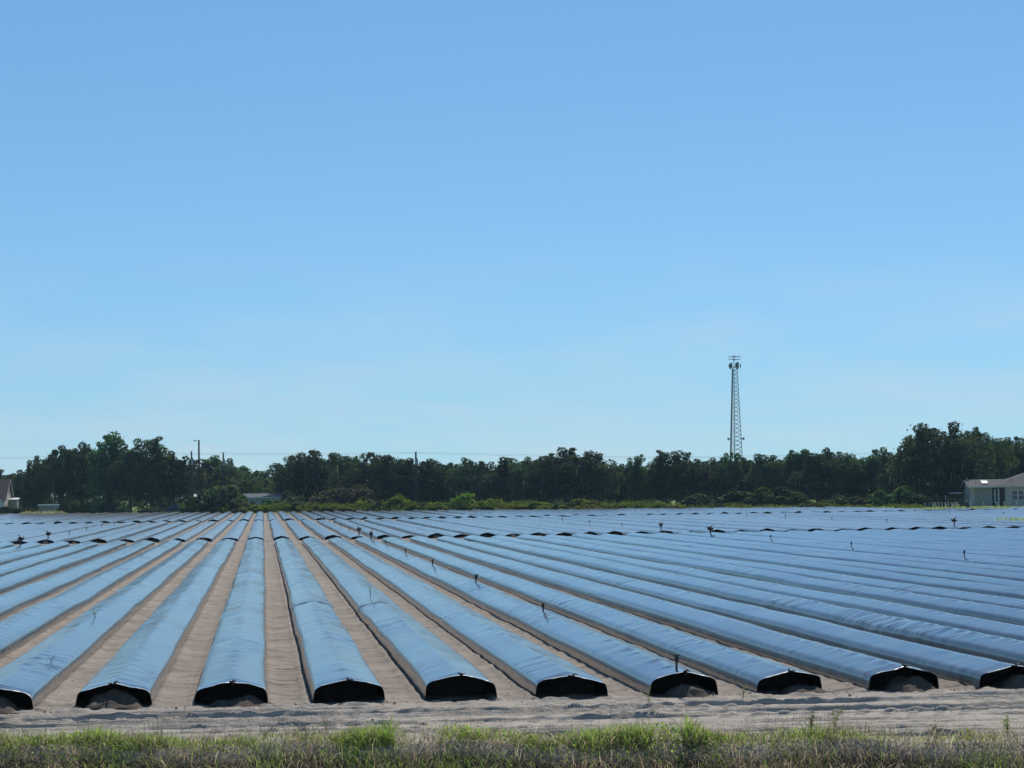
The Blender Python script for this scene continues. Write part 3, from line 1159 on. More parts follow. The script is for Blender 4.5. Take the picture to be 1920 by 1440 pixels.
# px, skyline py, width px, kind, metres beyond the field edge, label
TREES = [
    (-30, 882, 110, 'oak', 60, None), (22, 889, 60, 'slim', 95, None), (52, 878, 60, 'oak', 60, None),
    (72, 866, 70, 'parkoak', 30, 'dark oak with low boughs at the left end of the big oak clump'),
    (110, 842, 100, 'parkoak', 27, 'broad dark oak with domed crown behind the small white-roofed shed'),
    (152, 838, 95, 'parkoak', 33, 'dense dark oak between the shed and the tallest left-hand crown'),
    (205, 815, 92, 'spire', 24, 'tallest ragged-topped tree of the oak clump on the left'),
    (242, 845, 90, 'parkoak', 22, 'dark oak with thick forked trunk at the lawn edge, left side'),
    (283, 824, 74, 'spire', 26, 'feathery-topped tree just right of the gap in the left clump'),
    (318, 858, 90, 'parkoak', 30, 'low dark oak shading the parked car'),
    (352, 862, 80, 'oak', 50, None), (392, 858, 80, 'slim', 62, None), (425, 860, 74, 'oak', 66, None), (450, 874, 56, 'slim', 75, None),
    (478, 886, 56, 'slim', 95, None), (496, 880, 44, 'slim', 90, None), (516, 882, 56, 'oak', 95, None),
    (548, 862, 64, 'oak', 46, None), (578, 844, 96, 'oak', 40, None), (612, 852, 80, 'oak', 48, None), (655, 858, 70, 'slim', 55, None),
    (662, 854, 44, 'slim', 60, None), (697, 848, 92, 'oak', 50, None), (735, 856, 84, 'oak', 42, None), (785, 858, 80, 'moss', 44, None), (822, 868, 70, 'oak', 48, None),
    (848, 872, 50, 'slim', 60, None), (880, 858, 70, 'moss', 46, None), (915, 866, 70, 'oak', 50, None), (946, 858, 70, 'moss', 42, None), (985, 857, 74, 'moss', 40, None),
    (1020, 852, 80, 'moss', 38, None), (1058, 839, 108, 'oak', 34, 'broad flat-topped tree, tallest in the middle of the tree line'), (1105, 850, 84, 'moss', 36, None), (1145, 872, 56, 'slim', 44, None),
    (1170, 868, 50, 'moss', 46, None), (1194, 851, 42, 'slim', 40, 'narrow pointed tree standing proud left of the tower'), (1222, 864, 60, 'moss', 44, None), (1243, 847, 52, 'spire', 42, None), (1276, 847, 56, 'spire', 46, None),
    (1310, 862, 74, 'moss', 44, None), (1345, 860, 70, 'oak', 50, None), (1371, 848, 56, 'oak', 46, 'round-topped oak just in front of the lattice tower'), (1410, 860, 70, 'moss', 48, None),
    (1440, 852, 74, 'moss', 44, None), (1478, 857, 70, 'oak', 48, None), (1502, 842, 66, 'spire', 46, None), (1530, 850, 70, 'moss', 42, None), (1556, 840, 60, 'moss', 46, None),
    (1595, 852, 80, 'oak', 42, None), (1630, 856, 66, 'moss', 44, None), (1652, 842, 56, 'spire', 46, None), (1680, 858, 60, 'moss', 38, None),
    (1708, 816, 74, 'moss', 26, 'mossy tree leaning left of the tallest right-hand tree'), (1760, 793, 120, 'moss', 22, 'tallest mossy tree on the right, towering over the grey house'),
    (1808, 806, 84, 'moss', 28, 'mossy tree directly behind the grey house gable'), (1846, 813, 76, 'oak', 36, 'lighter green oak behind the grey house roof'),
    (1880, 826, 64, 'spire', 44, None), (1908, 820, 70, 'oak', 50, None), (1950, 826, 90, 'oak', 50, None),
]
ti = 0
for i, (px, top, w, kind, beyond, lab) in enumerate(TREES):
    ti += 1
    if lab is None:
        desc = {'parkoak': 'broad dark oak', 'oak': 'round-crowned dark tree', 'spire': 'ragged-topped dark tree', 'moss': 'moss-hung dark tree', 'slim': 'slim dark tree'}[kind]
        lab = '%s in the far tree line, %s tree counting from the left' % (desc, ordinal(ti))
    put_tree(i, px, top, w * (1.4 if kind in ('oak', 'moss') else 1.15), kind, beyond, lab, 'trees beyond the field')


# woods behind, one mass that fills the gaps between the trees
def build_far_woods():
    rg = np.random.default_rng(99)
    C = []
    rad = []
    for px in np.arange(-120, 2060, 7.0):
        for k in range(8):
            p, d = spot(px + rg.uniform(-4, 4), rg.uniform(58, 90))
            top = np.interp(px, [0, 60, 100, 330, 440, 500, 560, 1140, 1300, 1680, 1720, 1920], [897, 885, 862, 868, 880, 893, 872, 872, 868, 862, 840, 838]) + 6 * math.sin(px * 0.09)
            h = height_at(px, top, d) - 0.9
            C.append((p.x, p.y, 0.4 + rg.uniform(0.0, 1.0) * (h - 0.4)))
            rad.append(rg.uniform(0.9, 1.7))
    C = np.array(C)
    rad = np.array(rad)
    cnt = np.full(len(C), 30)
    P = blob_points(C, np.stack([rad * 1.2, rad * 1.2, rad], -1), cnt, rg, 0.3)
    V, F = leaf_quads(P, 0.34, rg, 0.7, 0.2)
    o = link('far_woods', make_mesh('far_woods', V, F, M_LEAF))
    tag(o, 'dense dark woods behind the far tree line', 'woods', None, 'stuff')


build_far_woods()


# ------------------------------------------------------------------ shrubs and vine-covered bushes along the field edge
def shrub_proto(seed, mat, nb=26, leaf=0.11, ragged=0.3):
    """2 m wide, 1.6 m tall"""
    rg = np.random.default_rng(seed)
    a = rg.uniform(0, 6.28, nb)
    q = rg.uniform(0, 1, nb) ** 0.6
    C = np.stack([np.cos(a) * q * 0.85, np.sin(a) * q * 0.85, (1.28 * np.sqrt(np.clip(1 - (q * 0.95) ** 2, 0, 1))) * rg.uniform(1 - 2.2 * ragged, 1.0, nb)], -1)
    C[:, 2] = np.maximum(C[:, 2], 0.15)
    rad = rg.uniform(0.2, 0.42, nb)
    cnt = (60 + 700 * rad ** 2).astype(int)
    P = blob_points(C, np.stack([rad, rad, rad * 0.85], -1), cnt, rg, 0.5)
    P[:, 2] = np.abs(P[:, 2])
    V, F = leaf_quads(P, leaf * 0.8, rg, 0.75, 0.3)
    st = rg.integers(0, nb, 120)
    dd = rg.normal(size=(120, 3)) * 0.6 + np.array([0, 0, 0.5])
    Q = C[st] + dd * rad[st][:, None] * 1.3
    Q[:, 2] = np.abs(Q[:, 2])
    V2, F2 = leaf_quads(Q, leaf * 0.6, rg, 0.5)
    fol = make_mesh('foliage', np.concatenate([V, V2]), np.concatenate([F, F2 + len(V)]), mat)
    mb = MB()
    for i in range(5):
        e = C[i]
        mb.tube([(e[0] * .1, e[1] * .1, -0.1), (e[0] * .5, e[1] * .5, e[2] * .5), tuple(e)], [0.05, 0.035, 0.015], 5)
    return [('foliage', fol), ('stem', mb.mesh('stem', M_BARK, True))]


SHRUBS = {'vine': [shrub_proto(200 + i, M_VINE) for i in range(3)], 'dark': [shrub_proto(220 + i, M_LEAF, 30) for i in range(3)],
          'green': [shrub_proto(240 + i, M_LEAF2, 28, 0.11, 0.4) for i in range(3)], 'dull': [shrub_proto(260 + i, M_BROWNLEAF, 30, 0.09, 0.35) for i in range(2)]}
BUSHES = [
    # px, top py, width px, kind, beyond, label
    (8, 948, 34, 'green', 6, 'green shrub against the left house wall'),
    (24, 950, 26, 'dark', 5, 'small dark shrub beside the white-roofed annex'),
    (58, 951, 40, 'green', 14, 'low shrub between the left house and the small shed'),
    (118, 932, 22, 'green', 6, 'narrow upright sapling right of the small shed'),
    (146, 940, 36, 'vine', 12, 'pale leafy shrub below the left oaks, right of the sapling'),
    (180, 940, 34, 'green', 14, 'green shrub under the tallest left tree'),
    (207, 938, 38, 'dull', 16, 'dull green shrub left of the forked oak trunk'),
    (228, 945, 24, 'green', 12, 'small shrub just left of the forked oak trunk'),
    (280, 950, 40, 'dark', 16, 'dark low shrub between the oak trunk and parked car'),
    (362, 928, 44, 'green', 6, 'ragged green bush at the foot of the tall pole'),
    (385, 938, 34, 'vine', 4, 'yellow-green bush right of the tall pole'),
    (415, 903, 84, 'dark', 7, 'big round dark bush right of the tall pole'),
    (455, 938, 44, 'dull', 5, 'dull green bush in front of the long grey-roofed building'),
    (487, 944, 40, 'vine', 4, 'weedy bush where the middle beds end'),
    (505, 935, 36, 'green', 8, 'green bush at the right end of the long grey-roofed building'),
    (540, 918, 54, 'dark', 12, 'dark conical bush right of the long grey-roofed building'),
    (562, 938, 46, 'green', 6, 'green bush in front of the dark conical one'),
    (592, 944, 48, 'vine', 4, 'low bright green bush left of the dull brown thicket'),
    (622, 908, 76, 'dull', 18, 'tall dull brown thicket under the domed trees'),
    (662, 902, 84, 'dull', 20, 'taller dull brown thicket right of its twin'),
    (618, 946, 40, 'dark', 4, 'low dark bush below the brown thicket'),
    (650, 943, 50, 'vine', 5, 'pale vine mound below the brown thicket'),
    (680, 933, 36, 'vine', 7, 'vine mound left of the middle utility pole, third from it'),
    (704, 941, 34, 'green', 4, 'small dark green mound left of the arched vine bush'),
    (744, 927, 46, 'vine', 7, 'arched vine-covered bush left of the middle utility pole'),
    (770, 943, 34, 'vine', 4, 'low vine clump at the foot of the middle utility pole'),
    (790, 939, 26, 'dark', 6, 'small dark bush right of the middle utility pole'),
    (816, 940, 44, 'vine', 5, 'spreading vine bush left of the tall vine-covered stump'),
    (844, 934, 40, 'green', 7, 'green bush touching the tall vine-covered stump'),
    (874, 919, 54, 'vine', 6, 'tall vine-covered stump, highest of the bright bushes'),
    (900, 938, 46, 'vine', 5, 'vine bush right of the tall vine-covered stump'),
    (924, 931, 38, 'vine', 8, 'peaked vine bush, second right of the tall stump'),
    (958, 945, 60, 'vine', 4, 'low bright vine mat left of the leafy mound'),
    (1005, 940, 64, 'vine', 5, 'long low vine bush below the flat-topped tree'),
    (1052, 936, 52, 'green', 6, 'rising left half of the large bright vine mound'),
    (1090, 931, 70, 'vine', 6, 'large bright vine mound below the flat-topped tree'),
    (1135, 945, 50, 'vine', 4, 'low vine bush right of the large bright mound'),
    (1168, 941, 44, 'vine', 5, 'vine bush midway between bright mound and dark round bush'),
    (1200, 937, 48, 'green', 6, 'green bush below the narrow pointed tree'),
    (1232, 940, 44, 'vine', 5, 'dull vine bush left of the dark round bush'),
    (1264, 945, 44, 'dull', 4, 'pale dry bush left of the dark round bush'),
    (1305, 922, 58, 'dark', 8, 'dark round bush left of the long dark thicket'),
    (1345, 942, 34, 'dull', 6, 'low pale bush in the gap before the dark thicket'),
    (1378, 918, 66, 'dark', 10, 'left third of the long dark thicket below the tower'),
    (1425, 912, 74, 'green', 12, 'middle and highest part of the dark thicket below the tower'),
    (1468, 910, 70, 'dark', 10, 'right part of the dark thicket below the tower'),
    (1512, 936, 34, 'green', 6, 'small green bush right of the long dark thicket'),
    (1533, 938, 32, 'vine', 4, 'small pale round bush out in front of the thicket'),
    (1570, 925, 60, 'dark', 9, 'dark hedge-like bush, first right of the pale round bush'),
    (1612, 926, 60, 'green', 9, 'dark hedge-like bush, second right of the pale round bush'),
    (1652, 917, 58, 'green', 10, 'leafy olive bush left of the white posts'),
    (1692, 908, 60, 'green', 12, 'tall leafy bush beside the white posts'),
    (1720, 925, 40, 'dark', 10, 'dark bush behind the leftmost white posts'),
]
for i, (px, top, w, kind, beyond, lab) in enumerate(BUSHES):
    p, d = spot(px, beyond)
    h = height_at(px, top, d)
    root = empty('leafy_bush', p, lab, 'bush', 'bushes along the far field edge', rz=i * 1.7)
    sx = w * 1.1 / FPX * d / 2.05
    root.scale = (sx * 1.1, sx * 1.1, max(0.3, h / 1.55))
    for nm, me in SHRUBS[kind][i % len(SHRUBS[kind])]:
        link(nm, me, root)


# ------------------------------------------------------------------ grass
def blades(P, H, W, bend, col, rg, dirs=None):
    """curved tapering blades: 4 rings, last one a tip"""
    n = len(P)
    a = rg.uniform(0, 6.283, n) if dirs is None else dirs
    dx = np.stack([np.cos(a), np.sin(a), 0 * a], -1)
    th = a + rg.uniform(0.9, 2.2, n)
    sd_ = np.stack([np.cos(th), np.sin(th), 0 * th], -1) * W[:, None]
    V = []
    for t in (0.0, 0.4, 0.75):
        c = P + np.stack([0 * H, 0 * H, H * (t - 0.35 * bend * t * t)], -1) + dx * (H * bend * t * t)[:, None]
        w = 1 - 0.35 * t
        V += [c - sd_ * w, c + sd_ * w]
    V.append(P + np.stack([0 * H, 0 * H, H * (1 - 0.45 * bend)], -1) + dx * (H * bend)[:, None])
    V = np.stack(V, 1).reshape(-1, 3)
    b = np.arange(n)[:, None] * 7
    q = np.concatenate([b + np.array([0, 1, 3, 2]), b + np.array([2, 3, 5, 4])])
    t3 = b + np.array([4, 5, 6])
    return V, [q, t3], np.repeat(col, 7, 0)


def green_cols(n, rg, dry=0.15):
    g = np.array([0.18, 0.33, 0.05])
    y = np.array([0.46, 0.58, 0.12])
    br = np.array([0.38, 0.31, 0.18])
    t = rg.uniform(0, 1, n)[:, None]
    c = g * (1 - t) + y * t
    dmask = rg.uniform(0, 1, n) < dry
    c[dmask] = br * rg.uniform(0.6, 1.3, dmask.sum())[:, None]
    return c


def build_verge():
    rg = np.random.default_rng(17)
    # how thickly the green grows along the verge (X of the verge -> density, height)
    X = rg.uniform(-6.0, 11.0, 52000)
    keyx = [-6, -2.9, -2.3, -1.5, -0.9, -0.3, 0.1, 0.7, 1.1, 2.6, 3.2, 3.8, 4.4, 4.9, 5.2, 5.7, 6.3, 6.6, 7.3, 7.9, 8.6, 11]
    dens = [.5, .5, .8, .9, .5, .45, .08, .22, 1, 1, .5, .8, 1, .7, .2, .07, .25, .10, .05, .14, .08, .1]
    hgt = [.12, .12, .17, .15, .09, .09, .07, .14, .29, .22, .15, .20, .31, .20, .11, .08, .17, .10, .07, .12, .09, .1]
    keep = rg.uniform(0, 1, len(X)) < np.interp(X, keyx, dens)
    X = X[keep]
    clump = vnoise(X * 2.6, X * 0, 5)
    dy = rg.normal(0, 0.22, len(X)) - 0.12 + 0.35 * fbm(X * 0.9, X * 0, 31, 3)
    Y = verge_y(X) + dy
    patch = fbm(X * 1.6, Y * 1.6, 88, 3)
    k2 = patch > -0.02 + 0.35 * np.clip(-dy - 0.25, 0, 1)
    X, Y, clump, dy = X[k2], Y[k2], clump[k2], dy[k2]
    n = len(X)
    P = np.stack([X, Y, ground_z(X, Y) - 0.01], -1)
    H = np.interp(X, keyx, hgt) * (0.5 + 0.9 * clump) * rg.uniform(0.45, 1.25, n)
    V, F, Cc = blades(P, H, rg.uniform(0.0025, 0.006, n), rg.uniform(0.15, 0.95, n), green_cols(n, rg, 0.16), rg)
    o = link('verge_grass', make_mesh('verge_grass', V, F, M_BLADE, col=Cc))
    tag(o, 'bright green grass along the sandy headland, bottom of the picture', 'grass', None, 'stuff')
    # small broad leaves of creeping weeds among the grass
    n = 24000
    X = rg.uniform(-6, 11, n)
    Y = verge_y(X) + rg.normal(-0.18, 0.28, n)
    k = (fbm(X * 1.3, Y * 1.3, 123, 3) > 0.0) & (rg.uniform(0, 1, n) < 0.08 + np.interp(X, keyx, dens))
    X, Y = X[k], Y[k]
    n = len(X)
    C = np.stack([X, Y, ground_z(X, Y) + rg.uniform(0.0, 0.10, n) * np.interp(X, keyx, hgt) * 6], -1)
    V, F = leaf_quads(C, 0.019, rg, 0.6, 0.6)
    o = link('creeping_weeds', make_mesh('creeping_weeds', V, F, M_BLADE, col=np.repeat(green_cols(n, rg, 0.12), 4, 0)))
    tag(o, 'small-leaved creeping weeds among the verge grass', 'weeds', None, 'stuff')
    # thin dry stalks reaching above the grass
    n = 900
    X = rg.uniform(-6, 11, n)
    Y = verge_y(X) + rg.normal(0.0, 0.35, n)
    P = np.stack([X, Y, ground_z(X, Y)], -1)
    H = rg.uniform(0.12, 0.42, n) * (0.55 + 0.8 * vnoise(X * 1.7, X * 0, 12))
    col = np.array([[0.16, 0.13, 0.07]]) * rg.uniform(0.6, 1.4, n)[:, None]
    V, F, Cc = blades(P, H, np.full(n, 0.0016), rg.uniform(0.05, 0.5, n), col, rg)
    o = link('dry_stalks', make_mesh('dry_stalks', V, F, M_BLADE, col=Cc))
    tag(o, 'thin dry seed stalks above the verge grass', 'grass', None, 'stuff')
    # longer pale straws lying about
    n = 420
    X = rg.uniform(-6, 11, n)
    Y = verge_y(X) + rg.normal(-0.35, 0.35, n)
    P = np.stack([X, Y, ground_z(X, Y) + rg.uniform(0.02, 0.10, n)], -1)
    col = np.array([[0.52, 0.45, 0.32]]) * rg.uniform(0.5, 1.3, n)[:, None]
    V, F, Cc = blades(P, rg.uniform(0.2, 0.5, n), rg.uniform(0.002, 0.0045, n), rg.uniform(1.2, 1.9, n), col, rg)
    o = link('fallen_straw', make_mesh('fallen_straw', V, F, M_BLADE, col=Cc))
    tag(o, 'pale fallen straws lying across the verge', 'straw', None, 'stuff')
    # dead thatch on the bank below
    n = 24000
    X = rg.uniform(-6, 11, n)
    t = rg.uniform(0.0, 1.6, n) ** 1.1
    Y = verge_y(X) - 0.15 - t
    P = np.stack([X, Y, ground_z(X, Y) + rg.uniform(0.0, 0.07, n)], -1)
    H = rg.uniform(0.06, 0.26, n)
    base = np.array([[0.36, 0.285, 0.19]])
    col = base * rg.uniform(0.25, 1.7, n)[:, None]
    gm = (rg.uniform(0, 1, n) < 0.22 + 0.5 * (fbm(X * 1.2, Y * 1.2, 15, 2) > 0.08))
    col[gm] = green_cols(int(gm.sum()), rg, 0.05) * 0.8
    V, F, Cc = blades(P, H, rg.uniform(0.002, 0.0045, n), rg.uniform(0.6, 1.5, n), col, rg)
    o = link('dead_thatch', make_mesh('dead_thatch', V, F, M_BLADE, col=Cc))
    tag(o, 'tangled brown dead grass on the shaded bank below the verge', 'dead grass', None, 'stuff')


build_verge()


def build_far_grass():
    rg = np.random.default_rng(27)
    n = 42000
    px = rg.uniform(-60, 1980, n)
    be = rg.uniform(0.3, 26, n) ** 1.0
    a = YAW + np.arctan((px - 960) / FPX)
    d = 331.0 / (np.cos(a) + 0.75 * np.sin(a)) + be
    P = np.stack([d * np.sin(a), d * np.cos(a), 0 * d - 0.02], -1)
    k = fbm(P[:, 0] / 4, P[:, 1] / 4, 5, 3)
    tall = np.interp(px, [0, 30, 40, 110, 130, 340, 360, 1250, 1300, 1500, 1700, 1720, 1920], [.3, .35, .8, .8, .3, .3, .5, .5, .4, .4, .3, .22, .22])
    H = tall * np.clip(0.75 + 1.6 * k, 0.15, 1.6) * rg.uniform(0.5, 1.2, n)
    H = np.where((be < 4) & (px > 350), H * 0.4, H)
    H = np.where((px < 125) & (px > 25) & (be < 8), H * 1.25, H)
    keep = (be < 12) | (rg.uniform(0, 1, n) < 0.6)
    P, H = P[keep], H[keep]
    n = len(P)
    c = green_cols(n, rg, 0.3) * 1.1
    tan = (px[keep] < 122) & (px[keep] > 28) & (rg.uniform(0, 1, n) < 0.75)
    c[tan] = np.array([0.40, 0.37, 0.18]) * rg.uniform(0.6, 1.2, int(tan.sum()))[:, None]
    V, F, Cc = blades(P, H, rg.uniform(0.03, 0.07, n), rg.uniform(0.2, 0.9, n), c, rg)
    o = link('field_edge_grass', make_mesh('field_edge_grass', V, F, M_BLADE, col=Cc))
    tag(o, 'rough grass strip between the far beds and the bushes', 'grass', None, 'stuff')
    # mown lawn in front of the right-hand house
    n = 9000
    X = rg.uniform(71.2, 92, n)
    Y = rg.uniform(238.5, 272, n)
    P = np.stack([X, Y, 0 * X - 0.01], -1)
    V, F, Cc = blades(P, rg.uniform(0.06, 0.16, n), rg.uniform(0.03, 0.06, n), rg.uniform(0.3, 0.9, n), green_cols(n, rg, 0.3) * 0.9, rg)
    o = link('house_lawn', make_mesh('house_lawn', V, F, M_BLADE, col=Cc))
    tag(o, 'short sunlit lawn in front of the grey house', 'lawn', None, 'stuff')
    # weedy patch on the middle block at the right edge
    n = 2600
    ctr = np.array([53.5, 155.0])
    q = rg.normal(size=(n, 2)) * np.array([1.9, 3.0])
    X, Y = ctr[0] + q[:, 0], ctr[1] + q[:, 1]
    P = np.stack([X, Y, 0 * X], -1)
    H = rg.uniform(0.25, 0.62, n) * np.exp(-(q[:, 0] / 2.8) ** 2)
    V, F, Cc = blades(P, H + 0.08, rg.uniform(0.01, 0.02, n), rg.uniform(0.2, 0.8, n), green_cols(n, rg, 0.1), rg)
    o = link('weed_patch', make_mesh('weed_patch', V, F, M_BLADE, col=Cc))
    tag(o, 'green weed patch growing over the beds at the right edge', 'weeds', None, 'stuff')


build_far_grass()


def build_scrub():
    rg = np.random.default_rng(37)
    n = 520
    px = rg.uniform(345, 1730, n)
    be = rg.uniform(2.0, 9.0, n)
    a = YAW + np.arctan((px - 960) / FPX)
    d = 331.0 / (np.cos(a) + 0.75 * np.sin(a)) + be
    hh = (0.35 + 1.3 * np.clip(vnoise(px / 38.0, px * 0, 6), 0, 1)) * np.interp(px, [345, 560, 1260, 1320, 1730], [0.8, 1.0, 1.0, 0.55, 0.5])
    C = np.stack([d * np.sin(a), d * np.cos(a), hh * rg.uniform(0.35, 0.9, n)], -1)
    rad = rg.uniform(0.35, 0.8, n)
    P = blob_points(C, np.stack([rad * 1.5, rad * 1.5, rad * 0.75], -1), np.full(n, 46), rg, 0.4)
    P[:, 2] = np.abs(P[:, 2])
    V, F = leaf_quads(P, 0.10, rg, 0.6, 0.3)
    o = link('edge_scrub', make_mesh('edge_scrub', V, F, M_SCRUB))
    tag(o, 'low sunlit tangle of scrub and vines along the far field edge', 'scrub', None, 'stuff')


build_scrub()


def weed(px_x, y, h, seed, label, leafy=True, z=None, spread=0.35):
    """a branching weed: thin stems with small leaves"""
    rg = np.random.default_rng(seed)
    z0 = float(ground_z(px_x, y)) if z is None else z
    root = empty('weed_plant', (px_x, y, z0), label, 'weed', 'single weeds near the beds')
    C = []
    for s in range(5 if leafy else 3):
        a = rg.uniform(0, 6.28)
        hh = h * rg.uniform(0.55, 1.0)
        e = Vector((math.cos(a) * spread * hh, math.sin(a) * spread * hh, hh))
        m_ = Vector((e.x * .3, e.y * .3, hh * .55))
        mb = MB()
        mb.tube([(0, 0, -0.02), m_, e], [0.004, 0.003, 0.0015], 5)
        mb.build('stem', M_STEM, root)
        for k in range(22 if leafy else 5):
            t = rg.uniform(0.25, 1.0)
            b = m_.lerp(e, (t - .5) * 2) if t > .5 else Vector((0, 0, 0)).lerp(m_, t * 2)
            C.append(tuple(b + Vector(rg.normal(0, 0.022, 3))))
    V, F = leaf_quads(np.array(C), 0.015 if leafy else 0.014, rg, 0.4)
    link('foliage', make_mesh('foliage', V, F, M_VINE), root)
    return root


M_STEM = plain('weed_stem', (0.13, 0.14, 0.05), 0.7, 0.2)
for i, (x, dy, h, lab, lf) in enumerate([
    (6.15, 0.0, 0.36, 'tall leafy weed with several stems right of the grass clumps', True),
    (6.42, 0.1, 0.40, 'tallest branching weed on the verge, right of centre', True),
    (7.35, -0.1, 0.24, 'short weed between the tall branching weeds and right edge', True),
    (8.15, 0.0, 0.30, 'leafy weed at the right edge of the verge', True),
    (0.72, 0.3, 0.34, 'single leaning seed stalk left of the tall green clump', False),
    (4.75, 0.25, 0.40, 'spindly stalks rising from the right green clump', False),
    (-2.75, 0.1, 0.26, 'sparse stalks at the left edge of the verge', False),
    (7.75, 0.1, 0.14, 'small yellow-green weed at the far right of the sandy strip', True),
]):
    weed(x, float(verge_y(x)) + dy, h, 400 + i, lab, lf)
weed(5.05, 29.9, 0.22, 420, 'pale dry sprig in front of the bed with the front sprinkler', False)
weed(6.35, 30.1, 0.24, 421, 'small sprig standing before the dark bed end right of the sprinkler', False)
weed(bed_x(-2) + 0.05, 47.5, 0.24, 422, 'small green sprout poking through plastic, left side', False, 0.33, 0.6)
weed(bed_x(-2) + 0.25, 35.6, 0.14, 423, 'tiny seedling on the second bed from the left', False, 0.27, 0.5)
weed(bed_x(2) - 0.1, 54.0, 0.42, 424, 'thin grass stem on a bed left of the sprinkler line', False, 0.32, 0.2)


# loose clods on the headland
def build_clods():
    rg = np.random.default_rng(61)
    n = 900
    X = rg.uniform(-5, 11.5, n)
    near = rg.uniform(0, 1, n) < 0.6
    Y = np.where(near, YA - 0.0112 * X - np.abs(rg.normal(0.12, 0.16, n)), rg.uniform(26.5, 36, n))
    s = rg.uniform(0.004, 0.013, n) * (1 + 1.2 * (rg.uniform(0, 1, n) < 0.06))
    ph = (X - X0) / S
    ok = (Y < YA - 0.1) | (np.abs(ph - np.round(ph)) * S > 0.53)
    X, Y, s = X[ok], Y[ok], s[ok]
    n = len(X)
    ico = np.array([(0, 0, 1), (.9, 0, .35), (.28, .85, .35), (-.72, .53, .35), (-.72, -.53, .35), (.28, -.85, .35), (0, 0, -.5)])
    fc = np.array([(0, 1, 2), (0, 2, 3), (0, 3, 4), (0, 4, 5), (0, 5, 1), (6, 2, 1), (6, 3, 2), (6, 4, 3), (6, 5, 4), (6, 1, 5)])
    V = ico[None] * s[:, None, None] * rg.uniform(0.6, 1.4, (n, 7, 3)) + np.stack([X, Y, ground_z(X, Y) + s * 0.3], -1)[:, None]
    F = (np.arange(n)[:, None, None] * 7 + fc[None]).reshape(-1, 3)
    o = link('soil_clods', make_mesh('soil_clods', V.reshape(-1, 3), F, M_CLOD))
    tag(o, 'loose dark soil clods along the row ends', 'soil', None, 'stuff')


build_clods()


# ------------------------------------------------------------------ lattice tower
def build_tower():
    a = az_of(1378.5)
    D = 800.0
    p = Vector((D * math.sin(a), D * math.cos(a), 0))
    root = empty('lattice_tower', p, 'tall three-legged lattice tower with antennas rising above the trees', 'tower')
    root.rotation_euler.z = -a
    H = height_at(1376, 692, D)
    bw, tw = 5.2, 1.75                      # side lengths at ground and top

    def leg(k, z):
        w = bw + (tw - bw) * z / H
        # one leg at the left, one right, one behind-left of centre, as the faces show in the picture
        base = [(-0.5, -0.2), (0.5, -0.29), (-0.14, 0.55)][k]
        return Vector((base[0] * w, base[1] * w, z))
    for k in range(3):
        mb = MB()
        mb.tube([leg(k, 0), leg(k, H)], [0.15, 0.11] if k else [0.17, 0.13], 7)
        mb.build('leg', M_STEEL if k else M_DARKSTEEL, root)
    mb = MB()
    for j in range(2):
        mb.tube([leg(0, 0) + Vector((0.16 + .16 * j, -0.12, 0)), leg(0, H) + Vector((0.14 + .14 * j, -0.1, 0))], 0.09, 6)
    mb.build('feed_cable', M_DARKSTEEL, root)
    NP = 30
    zs = [H * (i / NP) ** 0.96 for i in range(NP + 1)]
    for i in range(3, NP):
        for f0, f1 in ((0, 1), (1, 2), (2, 0)):
            for s in (0, 1):
                A, B = (f0, f1) if s == 0 else (f1, f0)
                mb = MB()
                mb.tube([leg(A, zs[i]), leg(B, zs[i + 1])], 0.062, 4)
                mb.build('brace', M_STEEL, root)
        if i % 3 == 0:
            mb = MB()
            mb.tube([leg(2, zs[i]), leg(0, zs[i])], 0.045, 4)
            mb.build('strut', M_STEEL, root)
    # head: two antenna platforms
    for z0, w in ((H + 0.5, 2.4), (H + 3.1, 2.0), (H + 4.1, 2.0)):
        mb = MB()
        pts = [Vector((w * math.cos(t), w * math.sin(t), z0)) for t in (math.pi * 1.5 - 1.05, math.pi * 1.5 + 1.05, math.pi / 2)]
        for i in range(3):
            mb.tube([pts[i], pts[(i + 1) % 3]], 0.085, 6)
            mb.tube([Vector((0, 0, z0)), pts[i]], 0.06, 6)
        mb.build('antenna_frame', M_DARKSTEEL, root)
    mb = MB()
    mb.tube([(-0.25, 0, H - 0.5), (-0.25, 0, H + 4.6)], 0.13, 7)
    mb.build('mast', M_DARKSTEEL, root)
    for x, y, z, w, h in ((-1.55, -.5, H - .2, .55, 2.0), (-1.9, -.2, H + .5, .4, .9), (-1.05, -.8, H + .2, .45, 1.7), (0.85, -1.0, H - .3, .75, 2.3), (1.15, -.7, H + .2, .6, 2.0), (0.35, -1.1, H + .3, .35, 1.4), (2.0, -.2, H + .6, .35, 1.0), (1.95, .4, H + .2, .2, .8)):
        mb = MB()
        mb.box(x - w / 2, x + w / 2, y - .14, y + .14, z, z + h)
        mb.tube([(x, y + .22, z - .3), (x, y + .22, z + h + .25)], 0.05, 5)
        mb.build('panel_antenna', M_DARKSTEEL, root)
    for x in (-2.25, -1.75, -.6, .2, 1.4, 2.3):
        mb = MB()
        mb.tube([(x * .92, -.4, H + 2.9), (x * .92, -.4, H + 4.8)], 0.045, 5)
        mb.build('whip_antenna', M_DARKSTEEL, root)
    for sgn, px in ((-1, 1365), (1, 1391)):
        z = height_at(1380, 823.5, D)
        c = leg(0 if sgn < 0 else 1, z)
        mb = MB()
        mb.tube([c, c + Vector((sgn * .25, -.2, 0)), c + Vector((sgn * .6, -.3, 0)), c + Vector((sgn * .95, -.4, 0))], [.12, .2, .3, .62], 12)
        mb.build('dish_antenna', M_DARKSTEEL, root)


build_tower()


